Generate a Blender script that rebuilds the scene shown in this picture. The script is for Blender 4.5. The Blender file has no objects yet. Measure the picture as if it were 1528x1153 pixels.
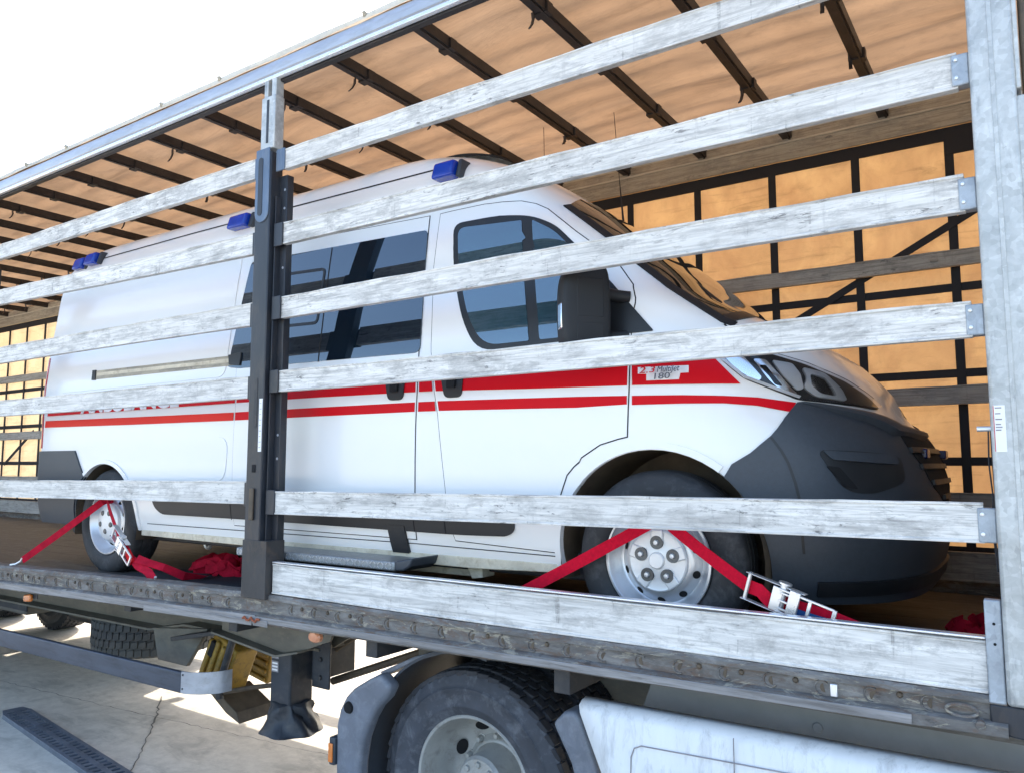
import bpy, bmesh, math, random
from mathutils import Vector, Matrix
random.seed(7)
SC = bpy.context.scene
COL = SC.collection
R = math.radians

# ------------------------------------------------------------------ camera, sky, sun, exposure
cam_d = bpy.data.cameras.new('camera'); cam = bpy.data.objects.new('camera', cam_d); COL.objects.link(cam)
cam.location = (0, -2.6, 1.9)
cam.rotation_euler = (R(90 + 5.7), 0, R(34.1))
cam_d.sensor_width = 36; cam_d.lens = 36 * 1162 / 1528; cam_d.clip_start = .05; cam_d.clip_end = 3000
SC.camera = cam
SUN = Vector((-.40, .86, .70)).normalized()
elev = math.asin(SUN.z); azim = math.atan2(SUN.x, SUN.y)
W = bpy.data.worlds.new('World'); SC.world = W; W.use_nodes = True
nt = W.node_tree; bg = nt.nodes['Background']
sky = nt.nodes.new('ShaderNodeTexSky'); sky.sky_type = 'NISHITA'; sky.sun_disc = False
sky.sun_elevation = elev; sky.sun_rotation = azim
sky.air_density = 1.0; sky.dust_density = 2.4; sky.ozone_density = 1.0
nt.links.new(sky.outputs[0], bg.inputs[0]); bg.inputs[1].default_value = .15
sd = bpy.data.lights.new('sun', 'SUN'); sd.energy = 2.3; sd.angle = R(.53); sd.color = (1, .92, .80)
so = bpy.data.objects.new('sun', sd); COL.objects.link(so)
so.rotation_euler = SUN.to_track_quat('Z', 'Y').to_euler()
SC.view_settings.view_transform = 'Standard'; SC.view_settings.look = 'None'
SC.view_settings.gamma = 1; SC.view_settings.use_curve_mapping = False
SC.view_settings.exposure = 2.06

# ------------------------------------------------------------------ materials
def nodes(name):
    m = bpy.data.materials.new(name); m.use_nodes = True
    return m, m.node_tree, m.node_tree.nodes['Principled BSDF']
def coords(nt, scale=(1, 1, 1), rnd=True):
    tc = nt.nodes.new('ShaderNodeTexCoord'); mp = nt.nodes.new('ShaderNodeMapping')
    mp.inputs['Scale'].default_value = scale
    geo = nt.nodes.new('ShaderNodeNewGeometry')
    if rnd:
        oi = nt.nodes.new('ShaderNodeObjectInfo')
        mul = nt.nodes.new('ShaderNodeVectorMath'); mul.operation = 'SCALE'
        cb = nt.nodes.new('ShaderNodeCombineXYZ')
        for i in range(3): nt.links.new(oi.outputs['Random'], cb.inputs[i])
        nt.links.new(cb.outputs[0], mul.inputs[0]); mul.inputs['Scale'].default_value = 37.
        ad = nt.nodes.new('ShaderNodeVectorMath'); ad.operation = 'ADD'
        nt.links.new(geo.outputs['Position'], ad.inputs[0]); nt.links.new(mul.outputs[0], ad.inputs[1])
        nt.links.new(ad.outputs[0], mp.inputs[0])
    else:
        nt.links.new(geo.outputs['Position'], mp.inputs[0])
    return mp.outputs[0]
def noise(nt, vec, scale, detail=6, rough=.6, dist=0):
    n = nt.nodes.new('ShaderNodeTexNoise'); nt.links.new(vec, n.inputs['Vector'])
    n.inputs['Scale'].default_value = scale; n.inputs['Detail'].default_value = detail
    n.inputs['Roughness'].default_value = rough; n.inputs['Distortion'].default_value = dist
    return n.outputs['Fac']
def ramp(nt, fac, *stops):
    r = nt.nodes.new('ShaderNodeValToRGB'); nt.links.new(fac, r.inputs[0])
    e = r.color_ramp.elements
    while len(e) < len(stops): e.new(.5)
    for el, (p, c) in zip(e, stops):
        el.position = p; el.color = (c, c, c, 1) if isinstance(c, (int, float)) else (*c, 1)
    return r.outputs[0]
def mix(nt, fac, a, b, mode='MIX'):
    m = nt.nodes.new('ShaderNodeMix'); m.data_type = 'RGBA'; m.blend_type = mode
    for s, v in ((m.inputs[0], fac), (m.inputs[6], a), (m.inputs[7], b)):
        if isinstance(v, bpy.types.NodeSocket): nt.links.new(v, s)
        elif isinstance(v, (int, float)): s.default_value = v if s.type == 'VALUE' else (v, v, v, 1)
        else: s.default_value = (*v, 1)
    return m.outputs[2]
def bump(nt, bs, h, strength=.3, dist=.01):
    b = nt.nodes.new('ShaderNodeBump'); b.inputs['Strength'].default_value = strength; b.inputs['Distance'].default_value = dist
    nt.links.new(h, b.inputs['Height']); nt.links.new(b.outputs[0], bs.inputs['Normal'])
def simple(name, c, rough=.5, metal=0, var=.25, scale=(3, 3, 3), coat=0, bmp=0, ior=None, dirt=None):
    m, nt, b = nodes(name)
    v = coords(nt, scale)
    n = noise(nt, v, 2.2, 7, .65)
    lo = tuple(x * (1 - var) for x in c); hi = tuple(min(1, x * (1 + var)) for x in c)
    col = ramp(nt, n, (.3, lo), (.7, hi))
    if dirt:
        dn = noise(nt, v, 4.5, 9, .72, .4)
        col = mix(nt, ramp(nt, dn, (.5, 0.), (.68, dirt[1])), col, dirt[0])
    nt.links.new(col, b.inputs['Base Color'])
    dr = min(.07, var * .4)
    nt.links.new(ramp(nt, n, (.2, max(0, rough - dr)), (.8, min(1, rough + dr))), b.inputs['Roughness'])
    b.inputs['Metallic'].default_value = metal; b.inputs['Coat Weight'].default_value = coat
    if ior: b.inputs['IOR'].default_value = ior
    if bmp: bump(nt, b, noise(nt, v, 9, 6, .7), bmp, .006)
    return m
M = {}
def board_mat(name, tone, grain, along='x', dark=.75):
    m, nt, b = nodes(name)
    g = noise(nt, coords(nt, (1.3, 22, 22)), 1.6, 9, .68, .5)
    f = noise(nt, coords(nt, (5, 90, 90)), 1.2, 5, .6)
    s = noise(nt, coords(nt, (2.6, 7, 7)), 2.0, 10, .78, .3)
    k = noise(nt, coords(nt, (14, 60, 60)), 1.0, 6, .7, .6)
    vb = noise(nt, coords(nt, (34, 5, 5)), 1.0, 5, .7)
    pr = noise(nt, coords(nt, (1.4, 3, 3)), 1.3, 3, .5)
    oi = nt.nodes.new('ShaderNodeObjectInfo')
    base = ramp(nt, g, (.30, tuple(x * .52 for x in tone)), (.46, tuple(x * .84 for x in tone)), (.64, tone))
    base = mix(nt, ramp(nt, f, (.30, .65), (.52, 0.)), base, tuple(x * .42 for x in tone))
    f2 = noise(nt, coords(nt, (2.2, 130, 130)), 1.0, 3, .5); base = mix(nt, ramp(nt, f2, (.60, 0.), (.68, .55)), base, tuple(x * .36 for x in tone))
    base = mix(nt, ramp(nt, s, (.485, 0.), (.56, .32), (.68, dark * .85)), base, (.15, .145, .135))
    base = mix(nt, ramp(nt, vb, (.58, 0.), (.70, .4)), base, tuple(x * .5 for x in tone))
    km = mix(nt, 1., ramp(nt, k, (.57, 0.), (.65, .8)), ramp(nt, pr, (.46, 0.), (.60, 1.)), 'MULTIPLY')
    base = mix(nt, mix(nt, 1., ramp(nt, oi.outputs['Random'], (0., .1), (1., .75)), ramp(nt, noise(nt, coords(nt, (.7, 4, 4)), 1.1, 6, .6), (.42, 0.), (.66, .7)), 'MULTIPLY'), base, tuple(x * .58 for x in tone))
    st = noise(nt, coords(nt, (60, 3.5, 3.5)), 1.0, 4, .6); km2 = mix(nt, 1., ramp(nt, st, (.64, 0.), (.70, .5)), ramp(nt, s, (.46, 0.), (.54, 1.)), 'MULTIPLY'); base = mix(nt, km2, base, (.12, .11, .10))
    base = mix(nt, km, base, (.09, .085, .08))
    nt.links.new(base, b.inputs['Base Color']); b.inputs['Roughness'].default_value = .62
    bump(nt, b, f, .35, .003)
    return m
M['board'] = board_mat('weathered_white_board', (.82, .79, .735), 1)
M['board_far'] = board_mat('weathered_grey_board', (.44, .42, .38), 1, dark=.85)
M['rail_far'] = board_mat('stained_beige_rail', (.50, .45, .35), 1, dark=.7)
def galv(name, c):
    m, nt, b = nodes(name)
    v = coords(nt, (1, 1, 1)); vo = nt.nodes.new('ShaderNodeTexVoronoi'); nt.links.new(v, vo.inputs['Vector']); vo.inputs['Scale'].default_value = 55
    n = noise(nt, v, 7, 8, .7, .6); n2 = noise(nt, coords(nt, (9, 9, 2)), 2.2, 6, .7)
    sp = ramp(nt, vo.outputs['Color'], (0, .82), (1, 1.1))
    col = mix(nt, 1., ramp(nt, n, (.3, tuple(x * .72 for x in c)), (.7, tuple(min(1, x * 1.2) for x in c))), sp, 'MULTIPLY')
    col = mix(nt, ramp(nt, n2, (.58, 0.), (.72, .55)), col, (.12, .13, .14))
    nt.links.new(col, b.inputs['Base Color']); b.inputs['Metallic'].default_value = .35
    nt.links.new(ramp(nt, n, (.3, .42), (.7, .62)), b.inputs['Roughness'])
    return m
M['galv'] = galv('galvanised_steel', (.50, .515, .505))
M['bracket'] = galv('zinc_plate', (.38, .42, .46))
M['alu'] = simple('dull_aluminium', (.42, .44, .48), .42, .55, .15, (1, 6, 6), dirt=((.2, .18, .16), .35))
M['alu_bright'] = simple('bright_aluminium', (.78, .80, .83), .28, .6, .1, (1, 8, 8))
M['post'] = simple('dark_painted_steel', (.022, .026, .034), .42, .1, .35, (3, 3, 1), dirt=((.085, .065, .05), .4), bmp=.1)
M['post_light'] = simple('worn_blue_grey_steel', (.10, .14, .20), .45, .3, .3, (3, 3, 1), dirt=((.3, .3, .3), .3))
M['post_base'] = simple('grimy_rusted_post_base', (.040, .037, .036), .65, 0, .4, (3, 3, 2), dirt=((.11, .075, .05), .6), bmp=.3)
def rail_mat():
    m, nt, b = nodes('dirty_rusted_rail_steel')
    v = coords(nt, (1.5, 3, 5)); n = noise(nt, v, 3.2, 10, .75, .7); n2 = noise(nt, coords(nt, (2.5, 4, 9)), 2.2, 9, .75, 1.6); n3 = noise(nt, coords(nt, (3.5, 4, 14)), 2, 8, .75, 1.5); n4 = noise(nt, coords(nt, (9, 9, 26)), 1.5, 8, .75)
    c = ramp(nt, n, (.30, (.06, .056, .053)), (.5, (.135, .127, .118)), (.70, (.255, .245, .23)))
    c = mix(nt, ramp(nt, n2, (.50, 0.), (.60, .75)), c, (.125, .075, .048))
    c = mix(nt, ramp(nt, n3, (.56, 0.), (.62, .75)), c, (.36, .33, .26))
    c = mix(nt, ramp(nt, n4, (.60, 0.), (.66, .7)), c, (.035, .03, .028))
    nt.links.new(c, b.inputs['Base Color']); b.inputs['Roughness'].default_value = .7; bump(nt, b, n, .4, .004)
    return m
M['rail'] = rail_mat()
M['rail_flange'] = simple('scuffed_grey_flange', (.24, .235, .235), .55, .3, .4, (1, 8, 20), dirt=((.08, .07, .06), .65), bmp=.15)
def tarp(name, c, c2, tr, wr, warm=None):
    m, nt, b = nodes(name)
    out = nt.nodes['Material Output']
    v = coords(nt, wr, False); n = noise(nt, v, 1.0, 7, .62, .5); n2 = noise(nt, coords(nt, (7, 7, 7), False), 1.4, 9, .75); n3 = noise(nt, coords(nt, (1.2, 5, 13), False), 1.5, 8, .7, .8)
    col = ramp(nt, n, (.25, c2), (.75, c))
    col = mix(nt, ramp(nt, n2, (.50, 0.), (.72, .42)), col, tuple(x * .5 for x in c))
    col = mix(nt, ramp(nt, n3, (.54, 0.), (.68, .42)), col, tuple(x * .45 for x in c2))
    tl = nt.nodes.new('ShaderNodeBsdfTranslucent'); nt.links.new(col, tl.inputs[0])
    ms = nt.nodes.new('ShaderNodeMixShader'); ms.inputs[0].default_value = tr
    nt.links.new(col, b.inputs['Base Color']); b.inputs['Roughness'].default_value = .6
    bp = nt.nodes.new('ShaderNodeBump'); bp.inputs['Strength'].default_value = .5; bp.inputs['Distance'].default_value = .03
    nt.links.new(n, bp.inputs['Height']); nt.links.new(bp.outputs[0], b.inputs['Normal']); nt.links.new(bp.outputs[0], tl.inputs['Normal'])
    nt.links.new(b.outputs[0], ms.inputs[1]); nt.links.new(tl.outputs[0], ms.inputs[2]); nt.links.new(ms.outputs[0], out.inputs[0])
    return m
M['roof'] = tarp('tan_translucent_roof_tarp', (.48, .305, .18), (.34, .205, .115), .27, (.9, 3.4, 1))
M['curtain'] = tarp('amber_translucent_curtain', (.62, .375, .165), (.38, .20, .09), .19, (4.2, 1, 2.6))
M['curtain_brightened'] = tarp('brightened_rear_curtain', (.76, .60, .38), (.62, .46, .27), .22, (2.2, 1, 2.2))  # brighter light at the rear is put into a paler cloth colour
M['hem'] = tarp('cream_tarp_hem', (.70, .66, .55), (.62, .57, .46), .25, (2, 5, 5))
M['strap_black'] = simple('black_webbing', (.012, .012, .016), .7)
M['bow'] = simple('dark_bow_tube', (.030, .028, .030), .5, .2, .35, dirt=((.09, .07, .06), .4))
M['deck'] = board_mat('worn_plywood_deck', (.075, .066, .056), 1)
M['mat'] = simple('black_rubber_mat', (.03, .032, .038), .75, 0, .3, bmp=.3)
M['chassis'] = simple('olive_grey_chassis_paint', (.125, .117, .095), .6, 0, .3, (2, 2, 4), dirt=((.20, .165, .12), .55), bmp=.2)
M['chassis_dark'] = simple('dark_chassis_paint', (.035, .036, .04), .6, .1, .35, dirt=((.10, .085, .07), .5))
M['brace'] = simple('brown_grimy_steel', (.10, .075, .05), .65, .1, .35, dirt=((.04, .03, .025), .6))
M['guard'] = simple('blue_grey_anodised_guard', (.075, .085, .11), .45, .35, .25, (1, 6, 6), dirt=((.03, .03, .03), .5))
M['white'] = simple('white_van_paint', (.82, .82, .812), .16, 0, .004, (.4, .4, .4), coat=.12)
M['white_in'] = simple('cream_underseal', (.62, .56, .44), .6, 0, .2, dirt=((.30, .22, .12), .6))
M['plastic'] = simple('charcoal_bumper_plastic', (.036, .045, .058), .5, 0, .12, (30, 30, 30), bmp=.12)
M['trim'] = simple('black_trim_plastic', (.009, .0105, .013), .45, 0, .2)
M['mirror'] = simple('black_mirror_plastic', (.006, .007, .009), .62, 0, .2)
M['seam'] = simple('black_seam_rubber', (.01, .01, .012), .8)
def glass_mat(name, c, ior, rough=.015):
    m, nt, b = nodes(name)
    n = noise(nt, coords(nt, (3, 3, 3)), 1.5, 3)
    nt.links.new(ramp(nt, n, (.3, tuple(x * .9 for x in c)), (.7, c)), b.inputs['Base Color'])
    b.inputs['Roughness'].default_value = rough; b.inputs['IOR'].default_value = ior; b.inputs['Specular Tint'].default_value = (.78, .90, 1, 1)
    return m
M['glass'] = glass_mat('tinted_reflective_glass', (.006, .012, .020), 2.15)
M['glass_door'] = glass_mat('sky_toned_door_glass', (.012, .048, .070), 2.5)  # blue of the reflected sky is put into the base colour
M['screen'] = glass_mat('dark_windscreen_glass', (.012, .014, .012), 1.6)
def lens_mat():
    m, nt, b = nodes('clear_lamp_lens'); out = nt.nodes['Material Output']
    n = noise(nt, coords(nt), 3, 3); tr = nt.nodes.new('ShaderNodeBsdfTransparent'); gl = nt.nodes.new('ShaderNodeBsdfGlossy')
    nt.links.new(ramp(nt, n, (.3, .88), (.7, .95)), tr.inputs[0]); gl.inputs['Roughness'].default_value = .02
    fr = nt.nodes.new('ShaderNodeFresnel'); fr.inputs[0].default_value = 1.5; ms = nt.nodes.new('ShaderNodeMixShader')
    nt.links.new(fr.outputs[0], ms.inputs[0]); nt.links.new(tr.outputs[0], ms.inputs[1]); nt.links.new(gl.outputs[0], ms.inputs[2]); nt.links.new(ms.outputs[0], out.inputs[0])
    return m
M['lens'] = lens_mat()
M['chrome'] = simple('chrome_reflector', (.82, .84, .86), .12, 1, .05)
M['silver'] = simple('silver_wheel_paint', (.58, .60, .63), .32, .55, .06, dirt=((.30, .28, .25), .25))
M['silver_light'] = simple('pale_hub_cover', (.72, .73, .74), .35, .2, .05, dirt=((.4, .38, .36), .2))
M['nut'] = simple('dark_wheel_nut', (.10, .105, .11), .4, .7, .3)
M['hole'] = simple('black_recess', (.004, .004, .005), .9)
M['rubber'] = simple('tyre_rubber', (.028, .029, .032), .72, 0, .3, (3, 3, 3), dirt=((.085, .085, .09), .6), bmp=.15)
M['truck_rubber'] = simple('dusty_truck_tyre_rubber', (.045, .050, .062), .68, 0, .3, (3, 3, 3), dirt=((.16, .17, .19), .55), bmp=.2)
M['tread'] = simple('tread_rubber', (.022, .024, .030), .75, 0, .35, dirt=((.07, .07, .075), .5))
M['spare'] = simple('dusty_spare_rubber', (.07, .072, .07), .8, 0, .3, dirt=((.15, .15, .14), .4))
M['truck_rim'] = simple('grey_truck_rim_paint', (.36, .36, .34), .45, .25, .15, dirt=((.16, .14, .12), .55))
M['red'] = simple('red_reflective_tape', (.60, .003, .011), .40, 0, .03, (.5, .5, .5), ior=1.22)
M['red2'] = simple('orange_red_reflective_tape', (.68, .020, .012), .38, 0, .04, (.5, .5, .5), ior=1.25)
M['letter'] = simple('white_vinyl', (.80, .80, .80), .35)
M['badge'] = simple('grey_badge_print', (.10, .11, .13), .4)
M['webbing'] = simple('red_webbing', (.58, .006, .030), .75, 0, .16, (30, 30, 30), bmp=.3, ior=1.2)
M['webbing_dark'] = simple('faded_crimson_webbing', (.42, .008, .028), .8, 0, .3, (8, 8, 8), bmp=.4, ior=1.2)
M['webbing_blue'] = simple('blue_webbing_label', (.01, .08, .26), .7)
M['zinc'] = simple('zinc_plated_ratchet', (.70, .70, .70), .30, .65, .15)
M['blue'] = simple('blue_beacon_lens', (.006, .045, .40), .2, 0, .2, coat=.25)
M['navy'] = simple('dark_blue_lens', (.004, .010, .075), .25, 0, .2)
M['bulkhead'] = simple('pale_bulkhead_panel', (.55, .55, .53), .5, .1, .1)
M['tail'] = simple('red_tail_lens', (.42, .01, .03), .15, coat=.8)
M['amber'] = simple('amber_lens', (.75, .22, .04), .25, coat=.6)
M['amber_pale'] = simple('peach_reflector', (.72, .30, .16), .3, coat=.6)
M['yellow'] = simple('yellow_chock_plastic', (.30, .18, .025), .55, 0, .3, (6, 6, 6), dirt=((.09, .065, .03), .75))
M['label'] = simple('white_label_print', (.78, .77, .76), .5, 0, .06)
M['label_print'] = simple('grey_label_ink', (.28, .26, .27), .6)
M['step'] = simple('tread_plate_aluminium', (.28, .30, .31), .42, .5, .3, (14, 14, 14), bmp=.4)
M['fairing'] = simple('dirty_white_fairing', (.74, .76, .77), .4, 0, .06, (5, 5, 1.2), dirt=((.34, .35, .35), .55), coat=.1)
M['mudguard'] = simple('grey_mudguard_plastic', (.135, .15, .18), .5, 0, .2, dirt=((.24, .26, .29), .5), bmp=.06)
M['gooseneck'] = simple('grey_gooseneck_paint', (.19, .20, .205), .5, 0, .1)
M['leg'] = simple('black_landing_leg_paint', (.028, .033, .042), .5, 0, .3, dirt=((.09, .085, .08), .45))
def concrete():
    m, nt, b = nodes('pale_concrete')
    n = noise(nt, coords(nt, (1, 1, 1), False), .55, 8, .62); n2 = noise(nt, coords(nt, (1, 1, 1), False), 9, 10, .75); n3 = noise(nt, coords(nt, (1, 2.2, 1), False), 2.2, 9, .7, .6); n4 = noise(nt, coords(nt, (1, 1, 1), False), 60, 4, .7)
    c = ramp(nt, n, (.3, (.56, .51, .425)), (.7, (.68, .63, .54)))
    c = mix(nt, ramp(nt, n2, (.35, .45), (.6, 0.)), c, (.34, .30, .245))
    c = mix(nt, ramp(nt, n3, (.50, 0.), (.66, .6)), c, (.30, .275, .23))
    c = mix(nt, ramp(nt, n3, (.28, .4), (.40, 0.)), c, (.60, .58, .53))
    nt.links.new(c, b.inputs['Base Color']); b.inputs['Roughness'].default_value = .85
    bump(nt, b, mix(nt, .5, n2, n4), .35, .004)
    return m
M['concrete'] = concrete()
M['crack'] = simple('dark_crack_filler', (.13, .12, .105), .9)
M['grate'] = simple('dark_perforated_steel', (.13, .15, .185), .5, .3, .25, dirt=((.26, .27, .28), .5))
M['wall'] = simple('beige_render', (.24, .23, .21), .8, 0, .1)
M['wall_dark'] = simple('dark_cladding', (.035, .04, .045), .4, .2, .2)

# ------------------------------------------------------------------ mesh helpers
class MB:
    def __init__(s): s.v = []; s.f = []
    def add(s, vs, fs):
        o = len(s.v); s.v += [tuple(p) for p in vs]; s.f += [tuple(i + o for i in f) for f in fs]; return s
    def box(s, x0, x1, y0, y1, z0, z1):
        return s.add([(x0,y0,z0),(x1,y0,z0),(x1,y1,z0),(x0,y1,z0),(x0,y0,z1),(x1,y0,z1),(x1,y1,z1),(x0,y1,z1)],
                     [(0,3,2,1),(4,5,6,7),(0,1,5,4),(1,2,6,5),(2,3,7,6),(3,0,4,7)])
    def obox(s, c, ax, ay, az):        # centre and three half-axis vectors
        c, ax, ay, az = map(Vector, (c, ax, ay, az)); vs = []
        for k in (-1, 1):
            for i, j in ((-1,-1),(1,-1),(1,1),(-1,1)): vs.append(c + ax*i + ay*j + az*k)
        fs = [(0,3,2,1),(4,5,6,7),(0,1,5,4),(1,2,6,5),(2,3,7,6),(3,0,4,7)]
        if ax.cross(ay).dot(az) < 0: fs = [f[::-1] for f in fs]
        return s.add(vs, fs)
    def prism(s, pts, y0, y1):         # polygon in XZ pushed along Y
        n = len(pts); a = sum(pts[i][0]*pts[(i+1)%n][1]-pts[(i+1)%n][0]*pts[i][1] for i in range(n))
        if a < 0: pts = pts[::-1]
        vs = [(x,y0,z) for x,z in pts] + [(x,y1,z) for x,z in pts]
        fs = [tuple(range(n)), tuple(range(2*n-1, n-1, -1))] + [(i, i+n, (i+1)%n+n, (i+1)%n) for i in range(n)]
        return s.add(vs, fs)
    def tube(s, pts, r, seg=10, caps=True):
        pts = [Vector(p) for p in pts]; n = len(pts); vs = []; up = None
        for i, p in enumerate(pts):
            d = (pts[min(i+1,n-1)] - pts[max(i-1,0)]).normalized()
            if up is None: up = d.orthogonal().normalized()
            up = (up - d*up.dot(d)).normalized(); sd = d.cross(up)
            rr = r[i] if isinstance(r, (list, tuple)) else r
            for k in range(seg):
                a = 2*math.pi*k/seg; vs.append(p + up*math.cos(a)*rr + sd*math.sin(a)*rr)
        fs = [(i*seg+k, i*seg+(k+1)%seg, (i+1)*seg+(k+1)%seg, (i+1)*seg+k) for i in range(n-1) for k in range(seg)]
        if caps: fs += [tuple(range(seg-1,-1,-1)), tuple((n-1)*seg+k for k in range(seg))]
        return s.add(vs, fs)
    def lathe(s, prof, c, axis=(0,1,0), seg=48, ex=None, closed=False):   # prof: (radius, along axis)
        ax = Vector(axis).normalized(); e1 = Vector(ex) if ex else ax.orthogonal().normalized(); e2 = ax.cross(e1); c = Vector(c); n = len(prof); vs = []
        for r, a in prof:
            for k in range(seg):
                t = 2*math.pi*k/seg; vs.append(c + ax*a + (e1*math.cos(t) + e2*math.sin(t))*r)
        fs = []
        for i in range(n if closed else n-1):
            j = (i+1)%n
            for k in range(seg):
                fs.append((i*seg+k, j*seg+k, j*seg+(k+1)%seg, i*seg+(k+1)%seg))
        return s.add(vs, fs)
    def ribbon(s, pts, wd, w, th=.003):
        pts = [Vector(p) for p in pts]; n = len(pts); vs = []
        for i, p in enumerate(pts):
            d = (pts[min(i+1,n-1)] - pts[max(i-1,0)]).normalized()
            q = Vector(wd[i] if isinstance(wd, list) else wd); q = (q - d*q.dot(d)).normalized(); nn = d.cross(q)
            for a, b in ((-1,-1),(1,-1),(1,1),(-1,1)): vs.append(p + q*a*w/2 + nn*b*th/2)
        fs = [(i*4+k, i*4+(k+1)%4, i*4+4+(k+1)%4, i*4+4+k) for i in range(n-1) for k in range(4)]
        fs += [(3,2,1,0), tuple((n-1)*4+k for k in range(4))]
        return s.add(vs, fs)
def link(o, parent):
    COL.objects.link(o)
    if parent is not None:
        o.parent = parent
        w = Vector(); p = parent
        if p.type == 'EMPTY': w = Vector(p.location)
        o.matrix_parent_inverse = Matrix.Translation(-w)
    return o
def obj(name, mb, mat, parent=None, bevel=0, smooth=35, seg=2):
    me = bpy.data.meshes.new(name); me.from_pydata(mb.v, [], mb.f); me.materials.append(M[mat] if isinstance(mat, str) else mat)
    bm = bmesh.new(); bm.from_mesh(me); bmesh.ops.recalc_face_normals(bm, faces=bm.faces); bm.to_mesh(me); bm.free()
    if smooth:
        for p in me.polygons: p.use_smooth = True
        me.set_sharp_from_angle(angle=R(smooth))
    o = bpy.data.objects.new(name, me); link(o, parent)
    if bevel:
        b = o.modifiers.new('bevel', 'BEVEL'); b.width = bevel; b.segments = seg; b.limit_method = 'ANGLE'; b.angle_limit = R(40); b.harden_normals = False
    return o
def box(name, x0, x1, y0, y1, z0, z1, mat, parent=None, bevel=.003): return obj(name, MB().box(x0,x1,y0,y1,z0,z1), mat, parent, bevel)
def copy_at(o, loc, parent):                 # shares the mesh; loc is an offset in world space
    c = o.copy(); COL.objects.link(c); c.parent = parent; c.matrix_parent_inverse = o.matrix_parent_inverse.copy(); c.location = Vector(o.location) + Vector(loc); return c
def thing(name, label, cat, loc, group=None):
    o = bpy.data.objects.new(name, None); COL.objects.link(o); o.location = loc; o.empty_display_size = .2
    return tag(o, label, cat, group)
def tag(o, label, cat, group=None):
    o['label'] = label; o['category'] = cat
    if group: o['group'] = group
    return o
def struct(o): o['kind'] = 'structure'; return o
def text_mesh(name, body, size, mat, parent, loc, sx=1, shear=0, bold=0, depth=.0012, align='LEFT', rot=(R(90), 0, 0)):
    cu = bpy.data.curves.new(name, 'FONT'); cu.body = body; cu.size = size; cu.extrude = depth; cu.shear = shear; cu.offset = bold; cu.align_x = align
    t = bpy.data.objects.new(name, cu); COL.objects.link(t); bpy.context.view_layer.update()
    me = bpy.data.meshes.new_from_object(t.evaluated_get(bpy.context.evaluated_depsgraph_get()))
    bpy.data.objects.remove(t); bpy.data.curves.remove(cu)
    mw = Matrix.Translation(loc) @ Matrix.Rotation(rot[2], 4, 'Z') @ Matrix.Rotation(rot[1], 4, 'Y') @ Matrix.Rotation(rot[0], 4, 'X') @ Matrix.Diagonal((sx, 1, 1, 1))
    me.transform(mw); me.materials.clear(); me.materials.append(M[mat])
    return link(bpy.data.objects.new(name, me), parent)

# ------------------------------------------------------------------ setting: ground
g = MB()
N = 2
g.add([(-900,-900,0),(900,-900,0),(900,900,0),(-900,900,0)], [(0,1,2,3)])
ground = struct(obj('ground', g, 'concrete', smooth=0))
def crack(pts, w):
    m = MB(); L = []; 
    for i, (a, b) in enumerate(zip(pts, pts[1:])):
        n = max(2, int((Vector(b)-Vector(a)).length/.06))
        for k in range(n): L.append(Vector(a).lerp(Vector(b), k/n) + Vector((random.uniform(-.012,.012), random.uniform(-.012,.012))))
    vs = []
    for i, p in enumerate(L):
        d = (L[min(i+1,len(L)-1)] - L[max(i-1,0)]).normalized(); q = Vector((-d.y, d.x)) * w * random.uniform(.3, 1)
        vs += [(p.x+q.x, p.y+q.y, .004), (p.x-q.x, p.y-q.y, .004)]
    m.add(vs, [(2*i, 2*i+1, 2*i+3, 2*i+2) for i in range(len(L)-1)])
    o = obj('crack', m, 'crack', ground, smooth=0); return o
crack([(-6.10,1.28),(-5.35,.72),(-4.55,.05),(-3.6,-.9)], .008)
crack([(-9,.62),(-6,.9),(-4.3,1.1),(-3.2,1.2)], .004)

# ------------------------------------------------------------------ curtain-side trailer
FZ = 1.18
TX0, TX1 = -13.5, .06
trailer = thing('curtain_side_trailer', 'open curtain-side trailer with white side boards and tan tarpaulin roof carrying the ambulance', 'trailer', (-6.7, 1.27, 0))
# deck and rails
deck = box('deck', TX0, TX1, .04, 2.51, FZ-.05, FZ, 'deck', trailer, 0)
plank = box('floor_plank', -13.4, -13.0, .05, .33, FZ-.01, FZ+.004, 'deck', trailer, .002)
bpy.data.objects.remove(plank)
pm = None
for i in range(8):            # long plywood floor planks with open joints
    y0 = .075 + i*.3; 
    for x0, x1 in ((TX0+.1, -9.1), (-9.095, -6.2), (-6.195, -3.3), (-3.295, 0)):
        box('floor_plank', x0, x1, y0, y0+.294, FZ-.02, FZ+.004, 'deck', trailer, 0)
def rail_profile(name, x0, z0, x1, z1, parent, h0=.155, h1=.155):    # z is the top at each end
    m = MB(); n = 40; prof = [(.09,0),(-.004,0),(-.012,-.012),(-.012,-.030),(0,-.034),(0,-.098),(-.022,-.102),(-.030,-.108),(-.030,-.148),(-.022,-.155),(.09,-.155)]
    vs = []
    for k in range(n+1):
        t = k/n; x = x0+(x1-x0)*t; z = z0+(z1-z0)*t + random.uniform(-.0012,.0012)
        hh = (h0+(h1-h0)*t)/.155
        for y, dz in prof: vs.append((x, y, z+dz*hh))
    c = len(prof)
    m.add(vs, [(k*c+j, k*c+j+1, (k+1)*c+j+1, (k+1)*c+j) for k in range(n) for j in range(c-1)])
    o = obj(name, m, 'rail', parent, smooth=25)
    return o
railR = rail_profile('side_rail', -3.28, 1.258, -.115, 1.262, trailer, .148, .104)
railL = rail_profile('side_rail', -6.6, 1.185, -3.28, 1.258, trailer, .158, .148)
railLL = rail_profile('side_rail', TX0, 1.185, -6.6, 1.185, trailer)
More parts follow.
